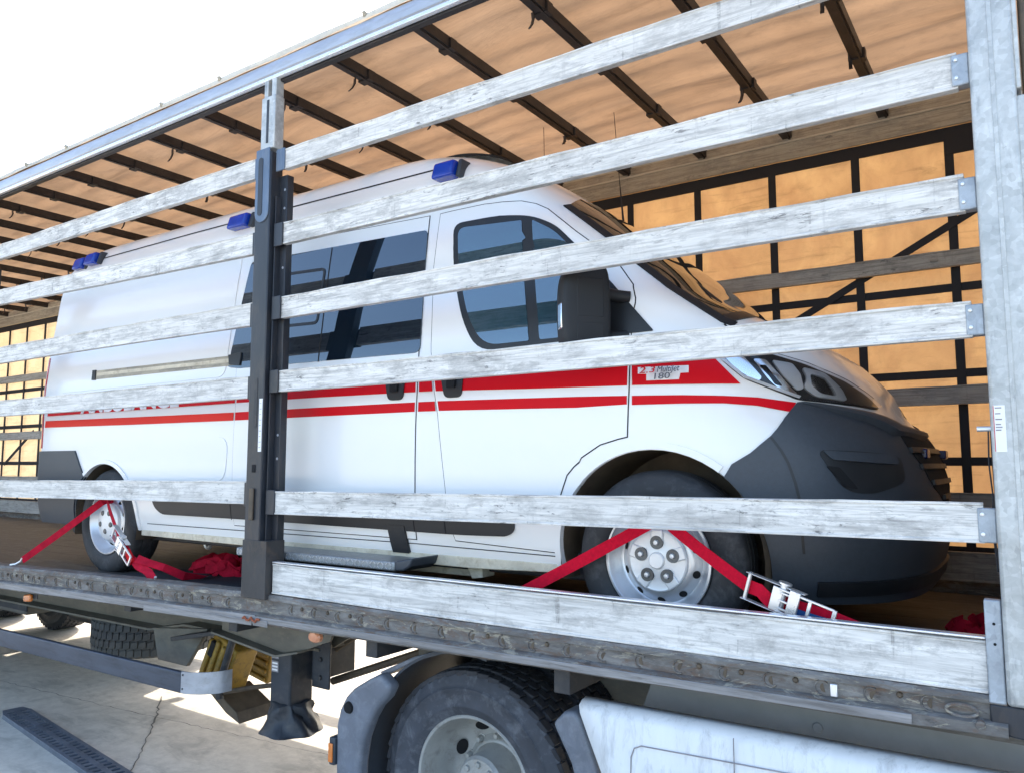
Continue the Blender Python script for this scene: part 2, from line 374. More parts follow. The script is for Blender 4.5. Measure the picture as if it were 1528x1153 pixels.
# flange plate strips in paler metal
for (x0, z0, x1, z1, p) in ((-3.28,1.136,-.35,1.172,railR), (-6.6,1.055,-3.28,1.136,railL)):
    m = MB(); a, b = Vector((x0,-.033,z0)), Vector((x1,-.033,z1)); d = (b-a)/2
    m.obox((a+b)/2, d, (0,.003,0), (0,0,.014 if p is railR else .020)); obj('flange', m, 'rail_flange', p, .002)
# punched lashing slots: raised half-round lips with a dark opening
lip = MB(); vs = []; n = 12
for k in range(n+1):
    a = math.pi*1.25*k/n - math.pi*.12 + math.pi/2
    for rr, yy in ((.025,.001),(.0228,-.0055),(.020,-.0055),(.018,.001)): vs.append((math.cos(a)*rr, yy, math.sin(a)*rr))
lip.add(vs, [(k*4+j, k*4+j+1, (k+1)*4+j+1, (k+1)*4+j) for k in range(n) for j in range(3)])
slot0 = None; hole0 = None
hb = MB().prism([(.004+.014*math.cos(a), .014*math.sin(a)) for a in [math.pi*(.55+.9*i/9) for i in range(10)]], -.002, .002)
rb = MB().lathe([(0,-.009),(.006,-.008),(.009,-.004),(.010,.002)], (0,0,0), (0,1,0), 10)
for (x0, z0, x1, z1, p) in ((-3.05,1.258,-.3,1.262,railR), (-6.5,1.187,-3.5,1.254,railL)):
    k = 0; x = x0
    s0 = h0 = r0 = None
    while x < x1:
        t = (x-x0)/(x1-x0); z = z0+(z1-z0)*t - (.060-.014*t if p is railR else .066)
        if s0 is None:
            s0 = obj('lashing_slot', lip, 'rail', p); h0 = obj('slot_opening', hb, 'brace', p); r0 = obj('rivet', rb, 'brace', p)
            s0.location = (x, 0, z); h0.location = (x+.004, 0, z); r0.location = (x+.075, 0, z+.012)
        else:
            for o, dx, dz in ((s0,0,0),(h0,.004,0),(r0,.075+random.uniform(-.02,.02),.012)):
                if o is r0 and random.random() < .45: continue
                c = o.copy(); COL.objects.link(c); c.location = (x+dx, 0, z+dz)
                if o is not r0: c.rotation_euler = (0, random.uniform(-.5,.5), 0)
        x += .15+random.uniform(-.012,.012)
box('latch_clip', -.575, -.555, -.014, .0, 1.195, 1.232, 'alu_bright', railR, .002)
obj('lashing_ring', MB().tube([(-.225+.030*math.cos(a)*1.3, -.010, 1.212+.016*math.sin(a)) for a in [i*math.pi/10 for i in range(21)]], .005, 6), 'rail', railR)
obj('rail_bolt', MB().lathe([(0,-.036),(.011,-.036),(.013,-.030),(.013,0)], (-.180,0,1.185), (0,1,0), 14), 'rail', railR)
box('far_side_rail', TX0, TX1, 2.50, 2.55, 1.10, 1.27, 'rail', trailer, .004)
# rolled steel joint plate and pale strip beneath the centre post
obj('joint_plate', MB().obox((-3.775,-.0375,1.108),(.475,0,.012),(0,.002,0),(0,0,.016)), 'rail_flange', trailer, .002)
box('joint_plate', -3.29, -3.18, -.0395, -.0355, 1.106, 1.138, 'rail_flange', trailer, .002)

# side boards of the near side, one object each
def slat(x0, z0, x1, z1, h, y0=0., y1=.028, mat='board', name='side_board'):
    m = MB(); n = 40; vs = []
    for k in range(n+1):
        t = k/n; x = x0+(x1-x0)*t; z = z0+(z1-z0)*t + .003*math.sin(t*3.1+z0*7)
        wy = .0025*math.sin(t*5+z0*3)
        dz_ = .0016*math.sin(t*23+z0*11)+.0012*math.sin(t*57+z0*5)
        for y, zz in ((y0-.003, 0), (y1, 0), (y1, h), (y0-.003, h+dz_), (y0-.003, h-.007), (y0+.0005, h-.009), (y0+.0005, .010), (y0-.003, .008)): vs.append((x, y+wy, z+zz))
    m.add(vs, [(k*8+j, k*8+(j+1)%8, (k+1)*8+(j+1)%8, (k+1)*8+j) for k in range(n) for j in range(8)] + [tuple(range(7,-1,-1)), tuple(n*8+j for j in range(8))])
    return obj(name, m, mat, trailer, .0012, 30, 1)
NR = [(3.437,3.437,.110),(3.032,3.022,.114),(2.646,2.640,.113),(2.268,2.266,.108),(1.655,1.676,.114)]
for a, b, h in NR:
    slat(-3.20, a, -.145, b, h)
low = slat(-3.20, 1.262, -.158, 1.266, .145, .002, .030)
box('edge_strip', -3.20, -.158, -.0045, .031, 1.4135, 1.420, 'alu_bright', low, .002)
NL = [(3.441,3.431,.112),(3.086,3.018,.116),(2.640,2.628,.122),(2.250,2.246,.116),(1.668,1.694,.118)]
for a, b, h in NL:
    slat(-6.575, a+(a-b)*.03, -3.40, b, h); slat(-9.75, a, -6.76, a, h)
# end brackets of the boards on the front pillar
for a, b, h in NR:
    o = box('board_end_bracket', -.160, -.114, -.006, .034, b+.004, b+h-.012, 'bracket', trailer, .004)
    obj('rivet', MB().lathe([(0,-.012),(.005,-.011),(.006,-.006)], (-.148,0,b+h-.030), (0,1,0), 8), 'zinc', o)
    obj('rivet', MB().lathe([(0,-.012),(.005,-.011),(.006,-.006)], (-.148,0,b+.028), (0,1,0), 8), 'zinc', o)
# centre post
post = obj('centre_post', MB().box(-3.392,-3.272,-.030,.05,1.50,3.545), 'post', trailer, .006)
box('rear_flange', -3.272, -3.212, .0315, .075, 1.27, 3.42, 'post', post, .003)
box('flange_edge', -3.262, -3.254, -.004, .0315, 1.27, 3.30, 'post', post, .002)
for z in (3.34, 3.24, 2.92, 2.05, 1.93):
    if not any(b-.05 < z < b+h+.03 for _, b, h in NR): 
        obj('pin_hole', MB().lathe([(0,.0295),(.007,.0295),(.007,.033)], (-3.228,0,z), (0,1,0), 8), 'alu', post)
obj('upper_sleeve', MB().prism([(-3.388,3.565),(-3.278,3.565)]+[(-3.333+.055*math.cos(a), 3.22+.055*math.sin(a)) for a in [-math.pi*i/10 for i in range(11)]], -.036, -.0295), 'post_light', post, .003)
obj('sleeve_slot', MB().prism([(-3.345+.018*math.cos(a), (3.50 if math.sin(a)>0 else 3.22)+.018*math.sin(a)) for a in [i*math.pi/8 for i in range(16)]], -.0385, -.0355), 'post', post)
box('inner_post', -3.378, -3.268, -.020, .045, 3.565, 3.86, 'galv', post, .006)
box('inner_groove', -3.332, -3.314, -.0225, -.0195, 3.60, 3.84, 'post', post, .002)
for x0, x1 in ((-3.368,-3.338),(-3.308,-3.272)): box('fork_prong', x0, x1, -.012, .04, 3.86, 3.975, 'galv', post, .003)
base = box('post_base', -3.396, -3.2105, -.035, .080, 1.235, 1.520, 'post_base', post, .002)
box('latch_window', -3.345, -3.318, -.0335, -.0300, 1.86, 1.90, 'hole', post, .002)
obj('latch_slot', MB().prism([(-3.333+.013*math.cos(a), (2.33 if math.sin(a)>0 else 2.10)+.013*math.sin(a)) for a in [i*math.pi/8 for i in range(16)]], -.0318, -.0300), 'chassis_dark', post)
box('release_lever', -3.350, -3.318, -.042, -.031, 1.62, 1.78, 'brace', post, .004)
lab = box('load_label', -3.302, -3.277, -.0325, -.0302, 1.965, 2.235, 'label', post, 0)
for i in range(9): box('label_line', -3.297, -3.285+.004*(i%2), -.0331, -.0326, 1.985+i*.028, 1.9875+i*.028, 'label_print', post, 0)
for a, b, h in NR: box('board_pocket', -3.258, -3.192, -.010, .0, b+.0 if False else a-.006, a+h+.004, 'post_light' if a > 3.3 else 'post', post, .003)
for a, b, h in NL: box('board_pocket', -3.428, -3.3925, -.012, .045, b-.008, b+h-.004, 'post_light' if a > 3.3 else 'post', post, .003)
pc = post.copy(); COL.objects.link(pc); pc.location = (-3.36, 0, -.03)      # the next post down the side
for ch in list(post.children):
    cc = ch.copy(); COL.objects.link(cc); cc.parent = pc; cc.matrix_parent_inverse = ch.matrix_parent_inverse.copy()
obj('rusty_chain', MB().tube([(-3.36+i*.016, -.045-.004*(i%2), 1.135+.010*math.sin(i*1.9)) for i in range(9)], .006, 6), simple('rust_orange', (.32,.09,.04), .8, 0, .3), trailer)
# front pillar with label, lock and hanging cords
pil = obj('front_pillar', MB().box(-.114,.0,-.030,.13,1.245,4.05), 'galv', trailer, .010)
box('pillar_rib', -.062, -.050, -.033, -.029, 1.30, 4.04, 'galv', pil, .001)
box('pillar_edge', -.004, .020, -.022, .12, 1.30, 2.95, 'galv', pil, .004)
box('pillar_edge', -.002, .012, -.024, .12, 2.97, 4.04, 'galv', pil, .004)
obj('curtain_roller', MB().tube([(.034,-.004,1.25),(.034,-.004,4.04)], .020, 14), 'brace', trailer)
plab = box('pillar_label', -.106, -.077, -.0322, -.0302, 1.935, 2.065, 'label', pil, 0)
box('label_line', -.1055, -.1035, -.0328, -.0323, 1.936, 2.064, 'tail', plab, 0)
for i, z in enumerate((2.056, 2.040, 2.024, 2.010, 2.002, 1.994)): box('label_line', -.101, -.085-.003*(i%2), -.0328, -.0323, z, z+.0035, 'label_print', plab, 0)
brk = box('corner_bracket', -.157, -.1155, -.016, .02, 1.245, 1.525, 'bracket', trailer, .004)
for z in (1.46, 1.405): obj('bolt_hole', MB().lathe([(0,-.0172),(.004,-.0172),(.004,-.012)], (-.135,0,z), (0,1,0), 10), 'hole', brk)
obj('lower_corner_plate', MB().prism([(-.157,1.243),(-.02,1.243),(.10,1.243),(.10,1.135),(-.157,1.165)], -.012, .10), 'post', trailer, .006)
lk = obj('locking_pin', MB().tube([(-.150,.02,2.002),(-.112,.02,2.002)], .008, 12), 'zinc', trailer)
for dx in (0, .006): obj('tie_cord', MB().tube([(-.122+dx,.018,1.998),(-.125+dx*1.6,.012,1.90),(-.120+dx,.010,1.82),(-.124+dx*.4,.008,1.70),(-.118+dx,.006,1.60)], .0022, 6), 'strap_black', trailer)
obj('front_bulkhead', MB().box(.022,.06,.10,2.50,FZ,4.05), 'bulkhead', trailer, 0)
obj('rear_door', MB().box(TX0-.05,TX0,.02,2.53,FZ-.05,4.05), 'alu', trailer, 0)

# roof: near and far rails, bows with hooks, tarpaulin
rr = obj('roof_rail', MB().add(*(lambda P: ([(x,y,z) for x in (TX0,.0) for y,z in P], [(j,(j+1)%len(P),len(P)+(j+1)%len(P),len(P)+j) for j in range(len(P))] + [tuple(range(len(P)-1,-1,-1)), tuple(range(len(P),2*len(P)))]))(
    [(.0,3.978),(-.012,3.990),(-.016,4.02),(-.012,4.050),(-.002,4.062),(.075,4.062),(.075,3.978)])), 'alu', trailer, 0)
box('track_strip', TX0, .0, -.014, .012, 3.955, 3.9765, 'alu_bright', rr, .003)
box('inner_track', TX0, .0, .016, .05, 3.945, 3.9765, 'bow', rr, .002)
m = MB(); n = 90; P = [(-.014,4.064),(-.010,4.085),(.004,4.108),(.03,4.128),(.075,4.140),(.12,4.142)]; vs = []
for k in range(n+1):
    x = TX0+(TX1-TX0)*k/n
    for y, z in P: vs.append((x, y+random.uniform(-.002,.002), z+random.uniform(-.003,.003)))
m.add(vs, [(k*6+j, k*6+j+1, (k+1)*6+j+1, (k+1)*6+j) for k in range(n) for j in range(5)])
obj('tarp_hem', m, 'hem', trailer, smooth=60)
k0 = None
for i in range(22):
    x = -.9-.575*i
    c = MB().lathe([(0,.024),(.010,.022),(.013,.012),(.015,0)], (x,-.004,4.088), (0,-.75,.66), 10)
    if i % 3 != 1: obj('eyelet', c, 'rail_far', trailer)
box('rail_cap', TX0, .0, 2.53, 2.57, 4.0605, 4.12, 'hem', trailer, 0)
frl = box('far_roof_rail', TX0, .0, 2.47, 2.55, 3.905, 4.06, 'rail_far', trailer, .006)
box('track_strip', TX0, .0, 2.462, 2.4695, 3.985, 3.998, 'hem', frl, .002)
box('lower_lip', TX0, .0, 2.455, 2.4695, 3.868, 3.9045, 'rail_far', frl, .004)
# tarpaulin sheet sagging between the bows
BX = [-.69+.58-.575*i for i in range(0, 24)]
m = MB(); nx, ny = 340, 90; vs = []
for i in range(nx+1):
    x = TX0+(TX1-TX0)*i/nx
    ph = ((x-BX[0])/.575)%1.0; ph = min(ph, 1-ph)*2
    for j in range(ny+1):
        y = .02+2.54*j/ny
        edge = math.sin(math.pi*min(1,max(0,(y-.02)/2.54)))**.35 if 0 < j < ny else 0
        z = 4.088 + .018*edge + .016*ph*math.sin(y*7+x*.8)*.5 + .007*math.sin(y*23+math.sin(x*2.1)*2.4)*edge + .004*math.sin(y*41+x*1.7)*edge + .012*ph*edge
        vs.append((x, y, z))
m.add(vs, [(i*(ny+1)+j, (i+1)*(ny+1)+j, (i+1)*(ny+1)+j+1, i*(ny+1)+j+1) for i in range(nx) for j in range(ny)])
obj('roof_tarpaulin', m, 'roof', trailer, smooth=80)
hk = MB().ribbon([(0,0,0),(0,.004,-.028),(0,-.004,-.055),(0,-.018,-.075)], (1,0,0), .018, .006)
cl = MB().box(-.046,.046,-.03,.03,-.042,.028)
for i, x in enumerate(BX):
    if x > -.1: continue
    b = obj('roof_bow', MB().box(x-.029,x+.029,.05,2.49,4.014,4.070), 'bow', trailer, 0)
    box('bow_ridge', x+.010, x+.020, .06, 2.48, 4.004, 4.0135, 'bow', b, 0)
    for y in (.34, .98, 1.62, 2.22):
        c = obj('bow_clip', cl, 'bow', b); c.location = (x, y+.03, 4.04)
        c.scale = (.9, .8, .8)
        if random.random() < .72: 
            h = obj('hook', hk, 'bow', b); h.location = (x-.03, y-.01+random.uniform(-.03,.03), 4.012); h.rotation_euler = (random.uniform(-.25,.25), 0, random.uniform(-.5,.5)); h.scale = (1, 1, random.uniform(.8,1.25))
# far curtain, webbing grid, far boards
def curtain_sheet(xa, xb, nx, mat):
  m = MB(); nz = 84; vs = []
  for i in range(nx+1):
    x = xa+(xb-xa)*i/nx
    for j in range(nz+1):
        z = 1.26+2.65*j/nz; vs.append((x, 2.500+.010*math.sin(x*3.1+z*1.3)*math.sin(z*2)+.030*abs(math.sin(math.pi*(x+.35)/.51))**.7*abs(math.sin(math.pi*(z-2.416)/.4985))**.7+.0035*math.sin(x*21+z*9)+.003*math.sin(z*37-x*11), z))
  m.add(vs, [(i*(nz+1)+j, i*(nz+1)+j+1, (i+1)*(nz+1)+j+1, (i+1)*(nz+1)+j) for i in range(nx) for j in range(nz)])
  return obj('far_curtain', m, mat, trailer, smooth=80)
cur = curtain_sheet(-6.7, TX1, 170, 'curtain'); curtain_sheet(TX0, -6.7, 150, 'curtain_brightened')
box('curtain_hem', TX0, .0, 2.482, 2.492, 3.79, 3.868, 'strap_black', cur, 0)
for i in range(26):
    x = -.350-.51*i; box('vertical_strap', x-.024, x+.024, 2.476, 2.481, 1.27, 3.80, 'strap_black', cur, 0)
for z in (3.41, 2.913, 2.416, 1.917, 1.42): box('horizontal_strap', TX0, .0, 2.482, 2.486, z-.024, z+.024, 'strap_black', cur, 0)
for (xa, za, xb, zb) in ((-.10,3.42,-1.72,2.55),(-5.2,3.3,-6.6,2.45),(-9.2,3.35,-10.8,2.35),(-11.2,2.35,-12.0,1.9)):
    d = Vector((xb-xa,0,zb-za)); q = Vector((-d.z,0,d.x)).normalized()*.022
    obj('diagonal_strap', MB().obox(((xa+xb)/2, 2.472, (za+zb)/2), d/2, (0,.002,0), q), 'strap_black', cur)
box('hem_patch', -.36, -.0, 2.470, 2.480, 3.70, 3.86, 'strap_black', cur, 0)
for x0, x1 in ((-3.2,-.02),(-6.5,-3.38),(-9.8,-6.7),(-13.3,-10.0)):
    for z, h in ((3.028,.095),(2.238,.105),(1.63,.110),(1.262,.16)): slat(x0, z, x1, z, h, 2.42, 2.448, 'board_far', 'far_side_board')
    if x0 < -3.3 or True:
        if x1 < -1: box('far_post', x1-.0+.02, x1+.16, 2.40, 2.46, FZ, 3.9, 'post', trailer, .004)
for x in (-.45, -1.05): 
    for z in (3.07,): obj('board_rivet', MB().box(x-.02,x+.02,2.413,2.421,z-.008,z+.010), 'board_far', trailer, .003)
# dangling cords with a weight
obj('hanging_cord', MB().tube([(-2.53,1.5,4.05),(-2.528,1.5,3.95),(-2.527,1.5,3.86)], .0018, 6), 'strap_black', trailer)
obj('hanging_cord', MB().tube([(-2.03,1.5,4.02),(-2.0,1.5,3.6),(-1.975,1.5,3.30)], [.0018,.0022,.008], 6), 'strap_black', trailer)

# ------------------------------------------------------------------ trailer underside
obj('chassis_beam', MB().prism([(TX0,.98),(TX0,.72),(-5.15,.765),(-4.75,.84),(-3.46,.845),(-3.30,.93),(-1.3,.96),(-.2,.96),(-.2,1.10),(TX0,1.10)], .66, .68), 'chassis', trailer, 0)
obj('beam_flange', MB().prism([(TX0,.72),(-5.15,.765),(-4.75,.838),(-3.46,.843),(-3.46,.858),(-4.75,.853),(-5.15,.780),(TX0,.735)], .55, .80), 'chassis', trailer, .002)
obj('far_chassis_beam', MB().prism([(TX0,.98),(TX0,.72),(-5.15,.765),(-4.75,.84),(-3.46,.845),(-3.30,.93),(-1.3,.96),(-.2,.96),(-.2,1.10),(TX0,1.10)], 1.86, 1.88), 'chassis', trailer, 0)
for i in range(12): box('cross_member', -12.6+i*1.0, -12.53+i*1.0, .05, 2.50, 1.03, 1.125, 'chassis_dark', trailer, .003)
obj('outrigger', MB().prism([(-4.0,1.10),(-3.05,1.10),(-3.10,.99),(-3.28,.925),(-3.46,.885),(-4.0,.945)], .30, .315), 'chassis', trailer, .002)
obj('outrigger_lip', MB().prism([(-4.02,.945),(-3.46,.885),(-3.28,.925),(-3.28,.915),(-3.46,.872),(-4.02,.933)], .24, .36), 'chassis', trailer, .002)
obj('gooseneck', MB().prism([(-1.30,1.115),(.06,1.115),(.06,.80),(-1.42,.80)], .34, .36), 'gooseneck', trailer, .004)
obj('gooseneck', MB().box(-1.2,.06,.365,2.2,.93,1.10), 'chassis_dark', trailer, .004)
obj('gooseneck_clip', MB().lathe([(0,-.006),(.016,-.006),(.019,0)], (-.70,.34,.985), (0,1,0), 14), 'gooseneck', trailer)
for a, b in (((-3.62,.72,.76),(-3.18,.86,1.04)), ((-3.52,.72,.635),(-2.82,.88,.90))):
    obj('brace', MB().tube([a, b], .022, 10), 'brace', trailer)
obj('brace', MB().tube([(-4.16,.42,.50),(-4.18,.42,.56),(-4.03,.42,.93)], .022, 10), 'chassis_dark', trailer)
obj('brace', MB().tube([(-4.18,.44,.53),(-3.95,.5,.585),(-3.75,.55,.62)], .014, 8), 'brace', trailer)
# landing leg, raised off the ground, with a draped cover on its foot
leg = obj('landing_leg', MB().box(-3.745,-3.575,.45,.62,.50,1.10), 'leg', trailer, .012)
box('gear_plate', -3.572, -3.52, .60, .90, .66, .95, 'leg', leg, .006)
box('gear_plate', -3.52, -3.38, .56, .575, .64, .93, 'leg', leg, .006)
for z in (.70, .80, .89): obj('bolt', MB().lathe([(0,-.012),(.012,-.010),(.014,0)], (-3.45,.56,z), (0,1,0), 10), 'chassis_dark', leg)
for i in range(2):
    s_ = box('load_sticker', -3.733, -3.675, .4475, .4500, .795-.075*i, .855-.075*i, 'label_print', leg, 0)
    for j in range(3): box('sticker_line', -3.727, -3.682, .4465, .4474, .803+.018*j-.075*i, .811+.018*j-.075*i, 'label', s_, 0)
obj('red_mark', MB().tube([(-3.70,.447,.965),(-3.712,.447,.945),(-3.70,.447,.925),(-3.69,.447,.945),(-3.70,.447,.963)], .003, 6), 'tail', leg)
m = MB(); n = 40; rings = []
for (z, rx, ry, cr) in ((.555,.095,.095,.004),(.545,.115,.112,.010),(.52,.118,.118,.018),(.49,.125,.12,.022),(.45,.145,.135,.024),(.41,.165,.155,.018),(.388,.180,.170,.010),(.380,.10,.10,0),(.379,.0,.0,0)):
    rings.append([(-3.655+math.cos(a)*(rx+cr*math.sin(a*7+z*40)), .535+math.sin(a)*(ry+cr*math.cos(a*6-z*31)), z+cr*.8*math.sin(a*5+z*22)*(1 if z > .39 else 0)) for a in [2*math.pi*k/n for k in range(n)]])
m.add([p for r in rings for p in r], [(i*n+k, i*n+(k+1)%n, (i+1)*n+(k+1)%n, (i+1)*n+k) for i in range(len(rings)-1) for k in range(n)])
obj('foot_cover', m, 'leg', leg, smooth=50)
# side guard with a curved metal end
guard = obj('side_guard', MB().obox((-6.5,.095,.666), (2.46,0,.022), (0,.016,0), (0,0,.057)), 'guard', trailer, .006)
m = MB(); vs = []
for a in [math.pi/2*k/8 for k in range(9)]:
    x = -4.04+.16*math.sin(a)+.05*min(1,a/1.2); y = .076+.17*(1-math.cos(a)); 
    for yy, zz in ((0,.634),(0,.752),(.01,.752),(.01,.634)): vs.append((x, y+yy, zz+.03*(x+4.04)))
m.add(vs, [(k*4+j, k*4+(j+1)%4, (k+1)*4+(j+1)%4, (k+1)*4+j) for k in range(8) for j in range(4)]+[(0,3,2,1),(32,33,34,35)])
cap = obj('guard_end_cap', m, 'alu', trailer, .001, 50)
for z in (.66,.735): obj('screw', MB().lathe([(0,-.004),(.005,-.003),(.006,.001)], (-4.025,.076,z), (0,1,0), 8), 'nut', cap)
for x in (-8.4,): box('guard_bracket', x-.03, x+.03, .112, .20, .63, 1.05, 'chassis_dark', trailer, .004)
obj('far_side_guard', MB().obox((-6.5,2.45,.666), (2.46,0,.01), (0,.016,0), (0,0,.057)), 'guard', trailer, .004)
box('guard_bracket', -8.43, -8.37, 2.40, 2.43, .60, 1.05, 'chassis_dark', trailer, .004)
# marker lamps under the rail
for x, y, z, s in ((-5.985,.14,.962,1.0),):
    o = obj('marker_lamp', MB().obox((x,y,z),(.048,0,.006),(0,.014,0),(-.002,0,.026)), 'amber', trailer, .012, seg=3)
    obj('lamp_bracket', MB().box(x-.02,x+.10,y+.014,y+.02,z+.0,z+.05), 'chassis_dark', o, 0)
o = obj('marker_lamp', MB().lathe([(0,-.020),(.030,-.018),(.040,-.008),(.042,.01)], (0,0,0), (0,1,0), 24), 'amber_pale', trailer); o.location = (-3.045,.15,1.047); o.scale = (1.05,1,.72)
box('lamp_bracket', -3.085, -3.01, .165, .172, 1.04, 1.13, 'chassis', trailer, .002)
# chocks, carrier plate, stowage box
obj('chock_carrier', MB().obox((-4.33,.60,.86),(.30,0,.06),(0,.22,0),(-.004,0,.012)), 'chassis_dark', trailer, .004)
obj('chock_carrier_base', MB().prism([(-4.30,.52),(-4.08,.42),(-4.05,.36),(-4.18,.40),(-4.36,.50)], .48, .74), 'brace', trailer, .004)
obj('carrier_side', MB().prism([(-5.05,.80),(-4.45,.86),(-4.66,.60),(-4.98,.60)], .52, .55), 'chassis', trailer, .004)
def chock(loc, ang, label, sc=1.0):
    t = thing('wheel_chock', label, 'wheel chock', loc)
    ca, sa = math.cos(ang), math.sin(ang)
    def pt(u, w): return (loc[0]+(u*ca-w*sa)*sc, loc[2]+(u*sa+w*ca)*sc)
    obj('body', MB().prism([pt(*p) for p in ((-.13,-.17),(.13,-.17),(.13,.17),(-.10,.17),(-.13,.10))], loc[1]-.085*sc, loc[1]+.085*sc), 'yellow', t, .012)
    for k in range(4):
        u = -.095+.063*k; obj('rib', MB().prism([pt(u-.018,-.16),(pt(u+.018,-.16)),pt(u+.018,.15-.02*(k==0)),pt(u-.018,.15-.02*(k==0))], loc[1]-.11*sc, loc[1]-.084*sc), 'yellow', t, .010)
    obj('handle_recess', MB().prism([pt(-.085,.03),pt(-.04,.03),pt(-.04,.13),pt(-.085,.13)], loc[1]-.114*sc, loc[1]-.088*sc), 'hole', t, .004)
    return t
chock((-4.335,.60,.655), R(-25), 'grimy yellow ribbed wheel chock tilted in its carrier beside the side guard end', 1.0)
chock((-4.52,1.02,.565), R(80), 'yellow wheel chock half hidden behind the black landing leg', .85)
sb = thing('stowage_box', 'grey stowage box hanging under the trailer behind the side guard', 'box', (-7.9,.9,.55))
obj('box_body', MB().box(-8.6,-7.35,.75,1.35,.60,.98), 'chassis', sb, .02)
box('box_lid', -8.55, -7.30, .735, .7495, .64, .95, 'chassis_dark', sb, .006)

# ------------------------------------------------------------------ tyres
def truck_tyre_mesh(R0=.50, W2=.155, rimr=.292):
    return [(rimr,-W2+.035),(rimr+.02,-W2+.012),(rimr+.045,-W2+.002),(rimr+.050,-W2-.003),(rimr+.058,-W2-.003),(rimr+.063,-W2+.001),(rimr+.09,-W2-.003),(rimr+.12,-W2-.003),(rimr+.124,-W2-.007),(rimr+.130,-W2-.007),(rimr+.134,-W2-.002),(R0-.062,-W2+.003),(R0-.035,-W2+.012),(R0-.016,-W2+.026),(R0-.014,W2-.026),(R0-.035,W2-.012),(R0-.075,W2-.002),(rimr+.07,W2+.004),(rimr+.02,W2-.012),(rimr,W2-.035)]
def frame(axis):
    ax = Vector(axis).normalized(); e1 = Vector((1,0,0)) if abs(ax.x) < .9 else Vector((0,0,1)); e2 = ax.cross(e1); return ax, e1, e2
def tread_blocks(c, axis, R0, W2, rows=5, num=52):
    m = MB(); ax, e1, e2 = frame(axis); c = Vector(c); bw = 2*(W2-.012)/rows
    for r in range(rows):
        a0 = -W2+.012+bw*(r+.5); off = .5*(r % 2)
        for k in range(num):
            t = 2*math.pi*(k+off)/num + .04*random.uniform(-1,1)*0; rad = e1*math.cos(t)+e2*math.sin(t); tan = ax.cross(rad)
            drop = .006 if r in (0, rows-1) else 0
            m.obox(c+ax*a0+rad*(R0-.012-drop), ax*(bw/2-.005), tan*(math.pi*R0/num-.004)+ax*.006, rad*.012)
    return m
def truck_wheel(name, c, parent, rub, blocks, label=None, axis=(0,1,0), R0=.50, W2=.155, detail=True):
    ty = obj(name, MB().lathe(truck_tyre_mesh(R0, W2), c, axis, 72), rub, parent, smooth=50)
    o = obj('tread', tread_blocks(c, axis, R0, W2), blocks, ty, .003, seg=1); o['kind'] = 'stuff'
    return ty

# spare wheel lying flat in its carrier
sp = thing('spare_wheel', 'dusty spare wheel lying flat in a carrier under the trailer behind the side guard', 'wheel', (-6.15,1.25,.40))
tyre = truck_wheel('tyre', (-6.15,1.25,.58), sp, 'spare', 'spare', axis=(0,0,1), R0=.50, W2=.17)
obj('rim', MB().lathe([(.292,-.13),(.27,-.10),(.25,0),(.10,.02),(0,.02)], (-6.15,1.25,.58), (0,0,1), 40), 'truck_rim', sp)
obj('spare_carrier', MB().box(-6.2,-6.1,.7,1.8,.36,.40), 'chassis_dark', trailer, .004)
for i, x in enumerate((-9.6, -10.9, -12.2)):       # trailer axle wheels
    for y, nm in ((.36,'near'),(2.19,'far')):
        w = truck_wheel('axle_tyre', (x, y, .50), trailer, 'rubber', 'tread')
        obj('rim', MB().lathe([(.292,-.12),(.27,-.10),(.25,-.02),(.12,-.04),(0,-.04)] if nm=='near' else [(.292,.12),(.27,.10),(.25,.02),(.12,.04),(0,.04)], (x,y,.50), (0,1,0), 32), 'truck_rim', w)
    obj('axle', MB().tube([(x,.4,.50),(x,2.15,.50)], .06, 12), 'chassis_dark', trailer)

